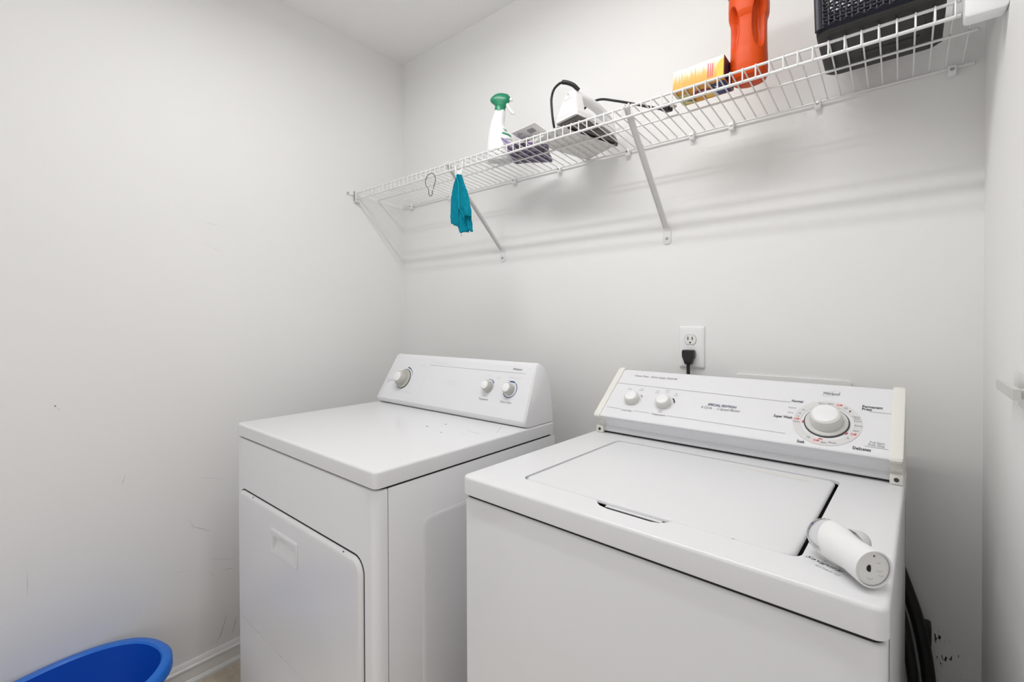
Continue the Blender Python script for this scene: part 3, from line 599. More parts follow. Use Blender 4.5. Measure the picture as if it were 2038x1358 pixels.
# ================================================================== things on the shelf
def sup_ring(cx, cy, z, hx0, hx1, hy, e=2.4, n=32):
    pts = []
    for i in range(n):
        a = 2*PI*i/n; c_, s_ = math.cos(a), math.sin(a)
        hx = hx1 if c_ > 0 else hx0
        pts.append(Vector((cx+hx*math.copysign(abs(c_)**(2/e), c_), cy+hy*math.copysign(abs(s_)**(2/e), s_), z)))
    return pts
# --- spray bottle
sb = thing('spray_bottle', 'white spray bottle with green trigger head standing on the shelf', 'spray bottle', (.765, -.158, dz(-.158)+.0025), math.radians(30))
bz = [(.0, .044, .044, .028), (.003, .0475, .0475, .030), (.03, .048, .0485, .031), (.06, .0455, .0475, .031), (.085, .0420, .0410, .030), (.105, .0385, .0270, .028), (.122, .0350, .0165, .025), (.138, .0310, .0150, .0225), (.155, .0260, .0185, .020), (.168, .0210, .0190, .0185), (.176, .0175, .0175, .017)]
def sbring(z, o=0):
    for a, b in zip(bz[:-1], bz[1:]):
        if a[0] <= z <= b[0]:
            k = (z-a[0])/(b[0]-a[0]); q_ = [a[j]+(b[j]-a[j])*k for j in (1, 2, 3)]; return sup_ring(0, 0, z, q_[0]+o, q_[1]+o, q_[2]+o)
sbb = MB().loft([sup_ring(0, 0, z, a, b, c) for z, a, b, c in bz]).out('bottle', mat_white, sb, ang=50)
MB().lathe([(.0185, .170), (.0185, .186), (.0175, .190), (.0160, .1925)], 28).out('collar', mat_green, sb)
hd = [(.186, .017, .020, .015), (.196, .018, .024, .016), (.203, .026, .032, .0165), (.209, .033, .036, .017), (.216, .035, .037, .017), (.223, .031, .036, .0165), (.230, .022, .030, .0145), (.2345, .010, .017, .009), (.2355, .002, .004, .002)]
MB().loft([sup_ring(0, 0, z, a, b, c, 2.2) for z, a, b, c in hd]).out('spray_head', mat_green, sb, ang=60)
MB().tube([(.022, 0, .204), (.027, 0, .192), (.033, 0, .180), (.042, 0, .168), (.050, 0, .162)], [.006, .0062, .006, .0055, .004], 10).out('trigger', mat_white, sb)
MB().lathe([(.0062, 0), (.0062, .009), (.004, .010)], 14, Matrix.Translation((.035, 0, .212)) @ Matrix.Rotation(PI/2, 4, 'Y')).out('nozzle', mat_white, sb)
def label_patch(z0, z1, a0, a1, m_, name, o=.0006, slant=0):
    mb = MB(); rows = []
    for i in range(5):
        row = []
        for j in range(11):
            aa = (a0+(a1-a0)*j/10); z = z0+(z1-z0)*i/4+slant*(j/10-.5); r_ = sbring(z, o); f = (aa/360*32) % 32; k = int(f); row.append(r_[k].lerp(r_[(k+1) % 32], f-k))
        rows.append(row)
    mb.loft(rows, cap=False, closed=False); return mb.out(name, m_, sbb, recalc=False)
label_patch(.080, .087, 285, 345, mat_greenp, 'label_stripe', slant=-.008); label_patch(.066, .068, 282, 345, mat_greenp, 'label_stripe'); label_patch(.058, .0595, 282, 340, mat_greyl, 'label_stripe'); label_patch(.030, .054, 284, 338, mat_ring, 'label_field')
label_patch(.094, .105, 300, 330, mat_grey, 'label_emblem'); label_patch(.0955, .1035, 304, 326, mat_white, 'label_emblem', o=.001); label_patch(.097, .102, 308, 322, mat_greenp, 'label_emblem', o=.0014)

# --- purple pouch
po = thing('laundry_pouch', 'crumpled purple and black plastic pouch lying on the shelf beside the spray bottle', 'pouch', (.890, -.145, dz(-.145)+.0030), 0, rot=(math.radians(-4.3), 0, math.radians(28)))
g = MB(); nx, ny = 22, 22; G = []
def pillow(s_, side, hh, wx, wy):
    rows = []
    for i in range(nx+1):
        row = []
        for j in range(ny+1):
            u_, v_ = i/nx*2-1, j/ny*2-1
            th = hh*max(0, (1-abs(u_)**3))**.6*max(0, (1-abs(v_)**3))**.6
            nz = mnoise.noise(Vector((u_*2.3, v_*2.3, side*3+s_)))*.5+mnoise.noise(Vector((u_*5, v_*5, side*7+s_)))*.25
            if side: z = th*(1+.5*nz)+.002
            else: z = 0
            row.append(Vector((u_*wx+.006*mnoise.noise(Vector((v_*2, 1, s_))), v_*wy+.006*mnoise.noise(Vector((u_*2, 2, s_))), z)))
        rows.append(row)
    return rows
for side in (0, 1): g.loft(pillow(1.3, side, .020, .068, .072), cap=False, closed=False)
bmesh.ops.remove_doubles(g.bm, verts=g.bm.verts[:], dist=.0021)
pm = g.out('pouch', mat_pch, po, ang=70)
g = MB()
for side in (0, 1): g.loft([[Vector((p.x, p.y, p.z)) for p in row] for row in pillow(5.1, side, .012, .022, .058)], cap=False, closed=False)
bmesh.ops.remove_doubles(g.bm, verts=g.bm.verts[:], dist=.0021)
g.out('lavender_flap', mat_lav, po, ang=70, M=Matrix.Translation((-.072, -.012, .0165)) @ Matrix.Rotation(math.radians(38), 4, 'Y'))
# --- white card on the pouch
def sheet(name, label, cat, loc, rot, wx, wy, m_, amp, seed, thick=.0012, n=16):
    mb = MB(); rows = [[Vector((wx*(i/n-.5), wy*(j/n-.5), amp*(mnoise.noise(Vector((i/n*2.2, j/n*2.2, seed)))+.6*math.sin(i/n*3+seed)))) for j in range(n+1)] for i in range(n+1)]
    mb.loft(rows, cap=False, closed=False); mb.loft([[p+Vector((0, 0, thick)) for p in r] for r in rows], cap=False, closed=False)
    edge = lambda R_: [R_[i][0] for i in range(n+1)] + [R_[n][j] for j in range(1, n+1)] + [R_[i][n] for i in range(n-1, -1, -1)] + [R_[0][j] for j in range(n-1, 0, -1)]
    e_ = edge(rows); mb.loft([e_, [p+Vector((0, 0, thick)) for p in e_]], cap=False)
    o = mb.out(name, m_, ang=60); o.location = loc; o.rotation_euler = (Matrix.Rotation(rot[0], 3, 'X') @ Matrix.Rotation(rot[1], 3, 'Y') @ Matrix.Rotation(rot[2], 3, 'Z')).to_euler()
    return tag(o, label, cat)
cardm = mat('white_card', (.86, .855, .83), .6)
cd_ = sheet('white_card', 'white card with a grey square resting on top of the purple pouch', 'card', (.934, -.206, 1.824), (math.radians(-14), math.radians(3), math.radians(-10)), .112, .062, cardm, .0015, 2.2)
MB().box(.004, .030, -.016, .002, -.0024, -.0008).out('grey_square', mat_grey, cd_, smooth=False)
for x_, y_ in ((-.038, -.020), (-.030, -.014), (-.044, -.012)): MB().box(x_, x_+.010, y_, y_+.0022, -.0026, -.0010).out('print_mark', mat_grey, cd_, smooth=False)
lf = sheet('printed_leaflet', 'printed instruction leaflet lying flat on the shelf under the iron', 'leaflet', (1.050, -.126, dz(-.126)+.0046), (math.radians(-4.3), 0, math.radians(-20)), .140, .222, mat_paper, .0012, 4.4)

# --- iron
ir = thing('clothes_iron', 'white electric clothes iron resting flat with black cord on the shelf', 'iron', (1.104, -.246, dz(-.246)+.0098), 0, rot=(math.radians(-4.3), 0, math.radians(-12)))
IL = .222
def ihw(t, w0=.047):  # half width along the length t 0..1 (heel to tip)
    return w0*(1-.10*(1-t)**2)*(max(0, 1-t**2.6))**.62
def iring(t0, z, k, off=0, n=18, tt=1.0):
    L_ = []
    for i in range(n+1):
        t = 1-math.cos(PI/2*i/n) if False else math.sin(PI/2*i/n)
        L_.append((ihw(t)*k, t0+t*IL*tt))
    return [Vector((-x, y, z)) for x, y in L_] + [Vector((x, y, z)) for x, y in reversed(L_[:-1])]
MB().loft([iring(0, 0, 1), iring(0, .002, 1.02), iring(0, .007, 1.02), iring(.001, .009, 1.0, tt=.99)]).out('soleplate', mat_sole, ir, ang=40)
MB().loft([iring(.002, .0085, .93, tt=.965), iring(.002, .013, .93, tt=.96)]).out('heat_shield', mat_blk, ir, ang=40)
body = MB().loft([iring(-.002, .0120, .97, tt=.985), iring(-.002, .020, 1.0, tt=.98), iring(.000, .029, .95, tt=.96), iring(.002, .036, .84, tt=.92), iring(.004, .041, .66, tt=.87), iring(.006, .043, .45, tt=.80)])
ib = body.out('body', mat_white, ir, ang=45)
# heel tower
heel = []
for z, hw, y0, y1 in ((.0095, .043, -.008, .034), (.030, .0395, -.007, .034), (.058, .0315, -.003, .036), (.076, .025, .001, .038), (.088, .021, .004, .040), (.096, .017, .007, .042), (.100, .011, .011, .038)):
    heel.append([Vector((x, y, z)) for x, y in rrect(-hw, hw, y0, y1, min(.007, hw*.5), 4)])
ih = MB().loft(heel).out('heel', mat_white, ir, ang=40)
for i in range(6):
    z = .020+.010*i; hw = .0365-.0038*i-.002
    MB().box(-hw, hw, -.0082+.0013*i, -.0050+.0015*i, z, z+.0010, .0003, 1).out('heel_rib', mat_ring, ih)
MB().lathe([(.0032, 0), (.0028, .0008), (.0004, .001)], 12, Matrix.Translation((.002, -.0028, .083)) @ Matrix.Rotation(PI/2, 4, 'X')).out('screw', mat_grey, ih)
hpts = [(0, .026, .088), (0, .050, .0925), (0, .085, .0930), (0, .120, .0890), (0, .152, .0790), (0, .175, .0630), (0, .186, .0460), (0, .190, .0330)]
rings = []
for i, p in enumerate(hpts):
    a = Vector(hpts[max(0, i-1)]); b = Vector(hpts[min(len(hpts)-1, i+1)]); t = (b-a).normalized(); n = Vector((1, 0, 0)); bn = t.cross(n)
    hw, hh = (.0165, .0130) if i < 5 else (.0175, .0145)
    rings.append([Vector(p)+n*hw*math.cos(2*PI*j/16)+bn*hh*math.sin(2*PI*j/16) for j in range(16)])
MB().loft(rings).out('handle', mat_white, ir, ang=60)
MB().lathe([(.016, .0), (.016, .006), (.012, .008)], 24, Matrix.Translation((0, .095, .042))).out('temperature_dial', mat_ring, ir)
# strain relief and cord, shelf coordinates -> iron's frame
bpy.context.view_layer.update()
inv = ir.matrix_world.inverted()
T_ = lambda pts: [inv @ Vector(p) for p in pts]
rel = [(1.128, -.222, 1.893), (1.116, -.232, 1.908), (1.100, -.240, 1.917), (1.086, -.243, 1.922)]
def smooth_path(P, n=8):
    P = [Vector(p) for p in P]; Q = [P[0]*2-P[1]] + P + [P[-1]*2-P[-2]]; out = []
    for i in range(1, len(Q)-2):
        for k in range(n):
            t = k/n; a, b, c, d = Q[i-1:i+3]
            out.append(.5*((2*b)+(-a+c)*t+(2*a-5*b+4*c-d)*t*t+(-a+3*b-3*c+d)*t**3))
    return out+[P[-1]]
rp = smooth_path(rel, 9)
MB().tube(T_(rp), [.0066 if i % 2 else .0059 for i in range(len(rp))], 12).out('strain_relief', mat_blk, ir, ang=50)
cpth = smooth_path([(1.088, -.243, 1.9215), (1.0737, -.243, 1.921), (1.0560, -.244, 1.910), (1.0475, -.245, 1.885), (1.0490, -.245, 1.850), (1.0530, -.244, 1.815), (1.0500, -.230, 1.797), (1.030, -.17, 1.7895), (1.020, -.12, 1.790), (1.022, -.084, 1.795), (1.030, -.078, 1.835), (1.045, -.086, 1.884), (1.082, -.097, 1.9060), (1.130, -.103, 1.9090), (1.1905, -.112, 1.8830), (1.2492, -.128, 1.8520), (1.2998, -.135, 1.826), (1.338, -.152, 1.8035), (1.356, -.160, 1.793)], 8)
co_ = MB().tube(T_(cpth), .0036, 8).out('cord', mat_blk, ir, ang=60)
pl = MB().box(-.0105, .0105, -.010, .010, -.0095, .0095, .002, 2); pl.box(-.018, -.009, -.0065, .0065, -.006, .006, .002, 2)
pg = pl.out('cord_plug', mat_blk, ir, M=inv @ Matrix.Translation((1.3690, -.1620, dz(-.162)+.0120)) @ Matrix.Rotation(math.radians(-20), 4, 'Z') @ Matrix.Rotation(math.radians(10), 4, 'Y'))
pr = MB()
for dy_ in (-.004, .004): pr.box(.0125, .026, dy_-.0008, dy_+.0008, -.0032, .0032)
pr.out('plug_prong', mat_steel, pg, M=inv @ Matrix.Translation((1.3690, -.1620, dz(-.162)+.0120)) @ Matrix.Rotation(math.radians(-20), 4, 'Z') @ Matrix.Rotation(math.radians(10), 4, 'Y'))

# --- yellow carton (origin at its left front bottom corner)
bx = thing('detergent_carton', 'small orange and yellow printed carton lying on the shelf left of the orange jug', 'carton', (1.4105, -.2350, dz(-.235)+.0026), 0, rot=(math.radians(-4.3), 0, math.radians(-2)))
bw, bd, bh = .1230, .0740, .0550
MB().box(0, bw, 0, bd, 0, bh, .0008, 1).out('carton_body', mat_borange, bx)
MB().poly([(0.0008, -.0004, .0), (bw-.0008, -.0004, .0), (bw-.0008, -.0004, bh-.0008), (.0008, -.0004, bh-.0008)]).out('front_print', mat_bfront, bx, smooth=False)
MB().poly([(bw+.0004, .0008, .0008), (bw+.0004, bd-.0008, .0008), (bw+.0004, bd-.0008, bh-.0008), (bw+.0004, .0008, bh-.0008)]).out('end_print', mat_bend, bx, smooth=False)
MB().poly([(bw-.016, -.0007, .001), (bw-.001, -.0007, .001), (bw-.001, -.0007, bh-.008), (bw-.008, -.0007, bh-.010), (bw-.016, -.0007, bh-.020)]).out('front_flash', mat('carton_yellow', (.85, .50, .02), .4), bx, smooth=False)
for i, x in enumerate((.086, .091, .0955)): MB().poly([(x, -.0007, .010), (x+.002, -.0007, .010), (x+.002, -.0007, .046-i*.003), (x, -.0007, .046)]).out('front_flash', mat('carton_magenta%d' % i, (.55, .02, .16), .4), bx, smooth=False)
def under(x0, x1, y0, y1, m_, z=-.0005, name='base_print'): return MB().poly([(x0, y0, z), (x0, y1, z), (x1, y1, z), (x1, y0, z)]).out(name, m_, bx, smooth=False)
under(.0, .034, .018, .068, mat_bpale); under(.089, bw-.001, .012, .070, mat_bblue)
ell = [(.064+.026*math.cos(t)*1.0, .034+.013*math.sin(t)+.1*.026*math.cos(t), -.0009) for t in [2*PI*i/32 for i in range(32)]]
MB().poly(ell).out('base_print', mat_red if False else mat('carton_crimson', (.22, .005, .05), .4), bx, smooth=False)
MB().poly([(.064+.017*math.cos(t), .034+.0055*math.sin(t), -.0013) for t in [2*PI*i/24 for i in range(24)]]).out('base_print', mat('carton_rose', (.75, .55, .58), .4), bx, smooth=False)
MB().poly([(.074+.012*math.cos(t), .056+.010*math.sin(t), -.0011) for t in [2*PI*i/24 for i in range(24)]]).out('base_print', mat('carton_gold', (.82, .50, .12), .4), bx, smooth=False)
for x, y in ((.010, .034), (.014, .040), (.011, .046), (.018, .052), (.024, .056)): under(x, x+.014, y, y+.0028, mat_black, -.0010)
for x, y, s_ in ((.098, .028, .007), (.107, .046, .008)): MB().poly([(x+s_*math.cos(t)*(1 if k_ % 2 else .45), y+s_*.7*math.sin(t)*(1 if k_ % 2 else .45), -.0011) for k_, t in enumerate([2*PI*i/8 for i in range(8)])]).out('base_print', mat_panel, bx, smooth=False)
MB().poly([(.083, .004, -.0011), (.0865, .004, -.0011), (.0905, .070, -.0011), (.087, .070, -.0011)]).out('base_print', mat_panel, bx, smooth=False)

# --- orange jug
jg = thing('detergent_jug', 'bright orange plastic detergent jug with hollow grips standing on the shelf', 'jug', (1.5745, -.1850, dz(-.185)+.0030), 0)
JZ = [(.0, .031, .030), (.003, .0365, .0360), (.010, .0395, .0388), (.030, .0402, .0395), (.052, .0396, .0390), (.068, .0388, .0382), (.09, .0382, .0378), (.11, .0380, .0376), (.128, .0382, .0378), (.138, .0388, .0384), (.144, .0410, .0405), (.152, .0428, .0422), (.170, .0432, .0428), (.195, .0428, .0424), (.215, .039, .0385), (.232, .029, .0285), (.242, .0215, .0215)]
NJ = 160
def jr(z):
    for a, b in zip(JZ[:-1], JZ[1:]):
        if a[0] <= z <= b[0]: k = (z-a[0])/(b[0]-a[0]); return a[1]+(b[1]-a[1])*k, a[2]+(b[2]-a[2])*k
    return JZ[-1][1:]
rings = []; nzj = 170
for i in range(nzj+1):
    z = .242*i/nzj; hx, hy = jr(z); r_ = []
    for p in range(NJ):
        a = 2*PI*p/NJ; c_, s_ = math.cos(a), math.sin(a); e = 2.25
        x, y = hx*math.copysign(abs(c_)**(2/e), c_), hy*math.copysign(abs(s_)**(2/e), s_)
        k = 1.0
        # grip hollows on both sides of the front ridge (the ridge faces -y)
        for ac, zc, aw, zh, dep in ((-129, .116, 23, .055, .42), (-42, .121, 28, .061, .46)):
            da = (math.degrees(a)-ac+180) % 360-180; q_ = abs(da/aw)**2.3+abs((z-zc)/zh)**2.3
            h_ = max(0, min(1, (1.0-q_)/.45)); k -= dep*h_*h_*(3-2*h_)*(1-.45*max(0, (zc-z)/zh))
        # flare of the foot below the ridge
        r_.append(Vector((x*k, y*k, z)))
    rings.append(r_)
jb = MB().loft(rings).out('jug_body', mat_jug, jg, ang=175)
MB().lathe([(.0225, .240), (.0225, .243), (.031, .244), (.032, .247), (.032, .276), (.030, .280), (.004, .281)], 36).out('cap', mat_jugcap, jg)
MB().poly([Vector((-.0440, -.0085, .206)), Vector((-.0440, .0085, .206)), Vector((-.0436, .0085, .230)), Vector((-.0436, -.0085, .230))]).out('label_edge', mat_jugcap, jg, smooth=False)

# --- woven basket
BX0, BX1, BY0, BY1 = 1.7260, 1.9085, -.2680, -.1000
bkz = dz(-.184)+.0052
bk = thing('storage_basket', 'dark navy woven plastic basket at the right end of the shelf', 'basket', ((BX0+BX1)/2, (BY0+BY1)/2, bkz), 0, rot=(math.radians(-4.3), 0, 0))
hx, hy = (BX1-BX0)/2, (BY1-BY0)/2
fl = .30
base = MB().loft([[(x, y, z) for x, y in rrect(-hx+o, hx-o, -hy+o, hy-o, .022)] for z, o in ((0, .002), (.0010, -.002), (.0025, -.0050), (.0040, -.0062), (.0050, -.0066))]).out('base', mat_bask2, bk, ang=35)
MB().loft([[(x, y, z) for x, y in rrect(-hx+.022, hx-.022, -hy+.03, hy-.030, .012)] for z in (-.0026, -.0004, .0002)]).out('foot_pad', mat_bask2, bk)
MB().box(-.030, .065, .012, .020, -.0032, .0004, .001, 1).out('foot_ridge', mat_dark, bk)
for i, (za, zb_) in enumerate(((.005, .0085), (.0085, .012), (.012, .0155))):
    o = .0060+.0004*i
    MB().loft([[(x, y, z) for x, y in rrect(-hx-o-s_, hx+o+s_, -hy-o-s_, hy+o+s_, .024)] for z, s_ in ((za, 0), ((za+zb_)/2, .0016), (zb_, 0))]).out('base_band', mat_bask, bk, ang=70)
# weave: strands in every wall, too small to pick apart one by one
wz0, wz1 = .0150, .140
def wallpt(side, s_, z, off):  # s_ -1..1 along wall
    ex = .0035+fl*.12*(z-wz0)
    X_, Y_ = hx+ex+off, hy+ex+off
    if side == 0: return Vector((s_*(hx+ex), -Y_, z))
    if side == 1: return Vector((X_, s_*(hy+ex), z))
    if side == 2: return Vector((-s_*(hx+ex), Y_, z))
    return Vector((-X_, -s_*(hy+ex), z))
wv_ = MB(); pitch_z = .0068
for side in range(4):
    ncol = 20 if side % 2 == 0 else 18
    nrow = int((wz1-wz0)/pitch_z)
    for r_ in range(nrow):
        z = wz0+pitch_z*(r_+.6); pts = []
        for k in range(ncol*2+1):
            s_ = (-1+2*k/(ncol*2))*.985; ph = 0 if k % 2 else (1 if (k//2+r_) % 2 else -1)*.0030
            pts.append(wallpt(side, s_, z, ph))
        wv_.tube(pts, .0023, 5)
    for c_ in range(ncol+1):
        s_ = -1+2*c_/ncol
        wv_.tube([wallpt(side, s_, wz0-.002+(wz1-wz0+.004)*t/6, 0) for t in range(7)], .0027, 5)
tag(wv_.out('weave', mat_bask, bk, ang=80), kind='stuff')
o = .0035+fl*.12*(wz1-wz0)
MB().loft([[(x, y, z) for x, y in rrect(-hx-o-s_, hx+o+s_, -hy-o-s_, hy+o+s_, .026)] for z, s_ in ((wz1-.002, -.004), (wz1-.002, .004), (wz1+.010, .005), (wz1+.012, .003), (wz1+.012, -.004))], cap=False, loop=True).out('rim', mat_bask, bk, ang=50)
for sx_ in (-1, 1):
    for sy_ in (-1, 1):
        MB().tube([Vector((sx_*(hx+.0015+fl*.12*(z-wz0)), sy_*(hy+.0015+fl*.12*(z-wz0)), z)) for z in (wz0-.004, .08, .12, wz1)], .0075, 14).out('corner_post', mat_bask, bk, ang=60)

# ================================================================== hanging from the shelf
hz = LZ
# black wire hook (pear-shaped ring)
hkx = .5120; hp_ = []
ringpts = [(-.004, .0045), (-.015, .001), (-.024, -.008), (-.0285, -.020), (-.026, -.033), (-.018, -.043), (-.0125, -.052), (-.0105, -.062), (-.0095, -.072), (-.004, -.0780), (.003, -.0775), (.0085, -.073), (.0100, -.064), (.0098, -.058)]
tailpts = [(-.004, .0045), (.008, .0035), (.019, -.003), (.0265, -.014), (.0280, -.026), (.0240, -.037), (.0185, -.046), (.0165, -.056)]
hm = MB(); allp = list(reversed(ringpts))+tailpts[1:]
hm.tube(smooth_path([(hkx+x, YFr-.0055-abs(x)*.05, hz+.0055+z) for x, z in allp], 4), .0011, 6)
tag(hm.out('curtain_hook', mat_blk, ang=60), 'dark bent wire curtain hook hanging on the shelf edge left of the teal cloth', 'hook')
# white plastic hook and teal cloth
wh = thing('cloth_hook', 'white plastic hook hung over the shelf edge holding the teal cloth', 'hook', (.668, YFr-.006, hz))
MB().tube(smooth_path([(-.016, .006, .004), (-.016, -.001, .007), (-.016, -.0045, .002), (-.0160, -.0045, -.022), (-.012, -.0045, -.031), (.000, -.0045, -.034), (.012, -.0045, -.026), (.016, -.0045, -.010), (.0165, -.0045, .012), (.0165, -.001, .0175), (.0165, .0045, .014)], 5), .0022, 8).out('hook', mat_white, wh, ang=60)
MB().box(-.010, .014, -.0055, -.0035, -.030, -.012, .001, 1).out('hook_web', mat_white, wh)
cl_ = thing('hanging_cloth', 'teal terry washcloth hanging in folds from a white hook under the shelf', 'cloth', (.668, YFr-.013, hz-.030))
def panel(name, left, right, ybase, fold, seed, cloth_edge):
    mb = MB(); n_s, n_t = 18, 34; rows = []
    for j in range(n_t+1):
        t = j/n_t; row = []
        def ip(tab):
            for (t0, v0), (t1, v1) in zip(tab[:-1], tab[1:]):
                if t0 <= t <= t1: return v0+(v1-v0)*(t-t0)/(t1-t0)
            return tab[-1][1]
        xl, xr = ip(left), ip(right)
        for i in range(n_s+1):
            s_ = i/n_s; zlen = cloth_edge(s_)
            x = xl+(xr-xl)*s_; y = ybase+fold(s_, t)+.0025*mnoise.noise(Vector((s_*4, t*5, seed)))
            row.append(Vector((x+.0012*mnoise.noise(Vector((s_*9, t*12, seed+4))), y, -t*zlen+.002*mnoise.noise(Vector((s_*6, t*3, seed+9))))))
        rows.append([Vector((p.x*1.20, p.y, p.z*.94)) for p in row])
    mb.loft(rows, cap=False, closed=False); o = mb.out(name, mat_teal, cl_, ang=80)
    if name == 'front_fold': MB().tube([r_[0]+Vector((0, -.001, 0)) for r_ in rows], .0021, 6).out('cloth_edge', mat_fold_highlight, o)  # pale tube paints the highlight along the fold's left edge
    md = o.modifiers.new('thick', 'SOLIDIFY'); md.thickness = .0028; md.offset = 0
    return o
panel('back_layer', [(0, -.008), (.12, -.012), (.2, -.019), (.45, -.026), (.8, -.030), (1, -.026)], [(0, .004), (.12, .010), (.4, .020), (.8, .034), (1, .036)], .003, lambda s, t: .004*math.sin(s*7+1), 1.0, lambda s: .178+.034*min(1, max(0, (s-.28)*4)))
panel('front_fold', [(0, .000), (.1, .004), (.25, .006), (.55, .006), (.75, .008), (.85, .020), (1, .030)], [(0, .006), (.1, .017), (.2, .027), (.4, .043), (.6, .050), (.85, .058), (1, .058)], -.008, lambda s, t: -.006*math.sin(s*PI)*t+.003*math.sin(s*5+t*2), 2.0, lambda s: .166-.006*math.sin(s*3))
panel('inner_fold', [(0, .006), (.4, .014), (.8, .034), (1, .036)], [(0, .010), (.3, .030), (.6, .044), (1, .055)], -.001, lambda s, t: .006*math.cos(s*6), 3.0, lambda s: .212+.004*math.sin(s*9))
panel('left_fold', [(0, -.004), (.12, -.014), (.22, -.020), (.5, -.029), (.82, -.032), (1, -.030)], [(0, .001), (.1, .005), (.3, .004), (1, .003)], -.003, lambda s, t: .005*math.sin(s*3.2), 4.0, lambda s: .172+.020*s)
MB().tube([(.012, 0, -.196), (.0125, .001, -.204), (.014, .001, -.212)], .0006, 5).out('loose_thread', mat_black, cl_)

# ================================================================== back wall fittings
ou = thing('wall_outlet', 'white duplex wall outlet plate above the washer console', 'outlet', (1.3788, 0, 1.1450))
MB().loft([[(x, y, z) for x, z in rrect(-.0367+o, .0367-o, -.0610+o, .0610-o, .004)] for y, o in ((-.0003, 0), (-.003, 0), (-.0055, .0015), (-.0068, .004), (-.0072, .009))]).out('cover_plate', mat_white, ou, ang=25)
def recept(zc, name):
    out = []
    for i in range(40):
        a = 2*PI*i/40; x, z = .0172*math.cos(a), .0172*math.sin(a); z = max(-.0142, min(.0142, z)); out.append((x, z))
    MB().loft([[(-.003+x*1.06, y, zc+z*1.06) for x, z in out] for y in (-.0072, -.0075)]).out('socket_gap', mat_grey, ou, smooth=False)
    r = MB().loft([[(-.003+x*k, y, zc+z*k) for x, z in out] for y, k in ((-.0072, 1), (-.0086, 1), (-.0090, .97))]).out('socket', mat_outl, ou, ang=30)
    for x in (-.0063, .0063): MB().box(-.003+x-.0013, -.003+x+.0013, -.0094, -.0088, zc-.001, zc+.0085).out('slot', mat_dark, r, smooth=False)
    MB().loft([[(-.003+.0025*math.cos(t), y, zc-.0085+.0025*math.sin(t)) for t in [2*PI*i/14 for i in range(14)]] for y in (-.0088, -.0094)]).out('slot', mat_dark, r, smooth=False)
recept(.0215, 'a'); recept(-.0215, 'b')
MB().lathe([(.0030, 0), (.0026, .001), (.0005, .0013)], 12, Matrix.Translation((-.003, -.0072, 0)) @ Matrix.Rotation(PI/2, 4, 'X')).out('screw', mat_white, ou)
pc = thing('power_cord', 'black power cord plugged into the lower socket of the wall outlet', 'power cord', (1.3755, -.010, 1.1235))
pts2 = [[(-.0150, .0135), (.0150, .0135), (.0170, .010), (.0168, -.006), (.0120, -.018), (.0085, -.028), (-.0085, -.028), (-.0120, -.018), (-.0168, -.006), (-.0170, .010)]]
MB().loft([[(x*k, y, z*k+(0 if k > .95 else 0)) for x, z in pts2[0]] for y, k in ((-.0002, .92), (-.003, 1), (-.018, 1), (-.022, .93), (-.0235, .82))]).out('plug', mat_blk, pc, ang=30)
MB().tube(smooth_path([(-.001, -.012, -.024), (0, -.013, -.05), (.001, -.014, -.085), (.002, -.016, -.13), (.006, -.020, -.25), (.02, -.024, -.40)], 6), .0050, 10).out('cable', mat_blk, pc, ang=60)
vb = MB().loft([[(x, y, z) for x, z in rrect(1.4990+o, 1.7625-o, .905+o, 1.0760-o, .008)] for y, o in ((-.0002, 0), (-.0035, 0), (-.0048, .0012), (-.0052, .004))])
tag(vb.out('hookup_cover', mat('panel_paint', (.79, .785, .77), .55), ang=30), 'flat off-white cover panel on the wall behind the washer console', 'wall panel')

# small grey fitting at the right picture edge
lt = thing('door_latch', 'small pale grey latch bar on the right wall at the right picture edge', 'latch', (W, -.395, 1.1235))
MB().box(-.0020, -.0002, -.075, -.005, -.026, .026, .0008, 1).out('latch_plate', mat_wire, lt)
ltm = MB().prism([(.040, -.0075), (.046, .001), (.036, .0075), (-.10, .0075), (-.10, -.0075)], lambda p: (-.0195, p[0], p[1]), lambda p: (-.0118, p[0], p[1]))
ltm.box(-.0125, -.0015, -.09, -.07, -.006, .006, .001, 1)
ltm.out('latch_bar', mat('latch_grey', (.60, .595, .57), .4), lt, ang=20)

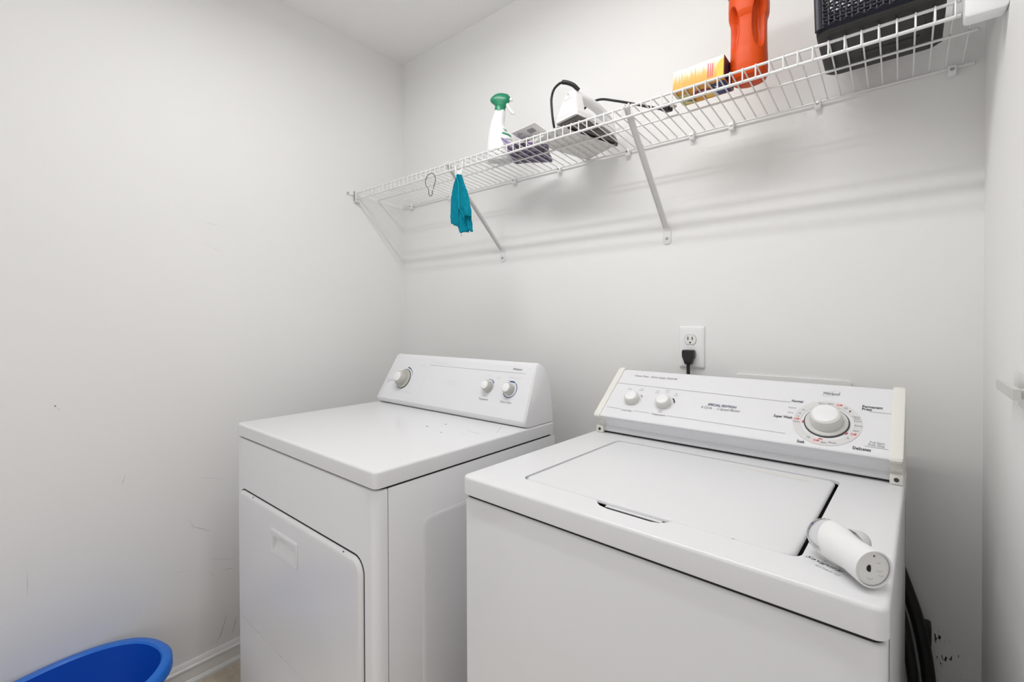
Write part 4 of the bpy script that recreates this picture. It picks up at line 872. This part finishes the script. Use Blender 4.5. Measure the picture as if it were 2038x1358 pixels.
# hoses behind the washer
for nm, lab, pp, r_ in (('drain_hose', 'thick black drain hose curving down behind the washer, nearest the right wall', [(1.80, -.045, .80), (1.835, -.045, .72), (1.862, -.045, .64), (1.884, -.045, .565), (1.899, -.045, .48), (1.907, -.045, .38), (1.908, -.05, .20), (1.900, -.055, .06), (1.86, -.05, .014)], .0125),
                        ('supply_hose', 'black water supply hose hanging behind the washer beside the thicker drain hose', [(1.79, -.074, .75), (1.832, -.074, .66), (1.856, -.074, .58), (1.872, -.074, .49), (1.880, -.074, .40), (1.884, -.076, .20), (1.876, -.076, .05), (1.84, -.085, .0115)], .0105)):
    t = thing(nm, lab, 'hose', (pp[-1][0], pp[-1][1], 0)); o_ = Vector(t.location)
    sp = smooth_path([Vector(p)-o_ for p in pp], 8)
    MB().tube(sp, r_, 12).out('hose', mat_blkhose, t, ang=70)
    if nm == 'drain_hose':
        MB().box(.8995-.86-.012+.0, .8995-.86+.0085, .012, .0495, .506, .552, .004, 2).out('wall_strap', mat_blkhose, t)

# ================================================================== blue basin on the floor
bs = thing('plastic_basin', 'oval blue plastic basin on the floor against the left wall', 'basin', (.210, -1.260, 0), math.radians(15))
def ov(rx, ry, z, n=56): return sup_ring(0, 0, z, rx, rx, ry, 2.3, n)
ax, ay, bh_ = .190, .280, .262
MB().loft([ov(ax-.075, ay-.075, .0), ov(ax-.070, ay-.070, .003), ov(ax-.022, ay-.022, bh_-.006), ov(ax-.026, ay-.026, bh_-.004), ov(ax-.046, ay-.046, .135), ov(ax-.050, ay-.050, .128), ov(ax-.053, ay-.053, .124), ov(ax-.074, ay-.074, .007), ov(ax-.080, ay-.080, .004)]).out('tub', mat_tub_blue, bs, ang=50)
MB().loft([ov(ax-.026, ay-.026, bh_-.004), ov(ax-.022, ay-.022, bh_+.001), ov(ax-.006, ay-.006, bh_+.001), ov(ax, ay, bh_-.004), ov(ax+.001, ay+.001, bh_-.028), ov(ax-.003, ay-.003, bh_-.029), ov(ax-.005, ay-.005, bh_-.007), ov(ax-.021, ay-.021, bh_-.006)], cap=False, loop=True).out('rim', mat_tub_rim, bs, ang=50)
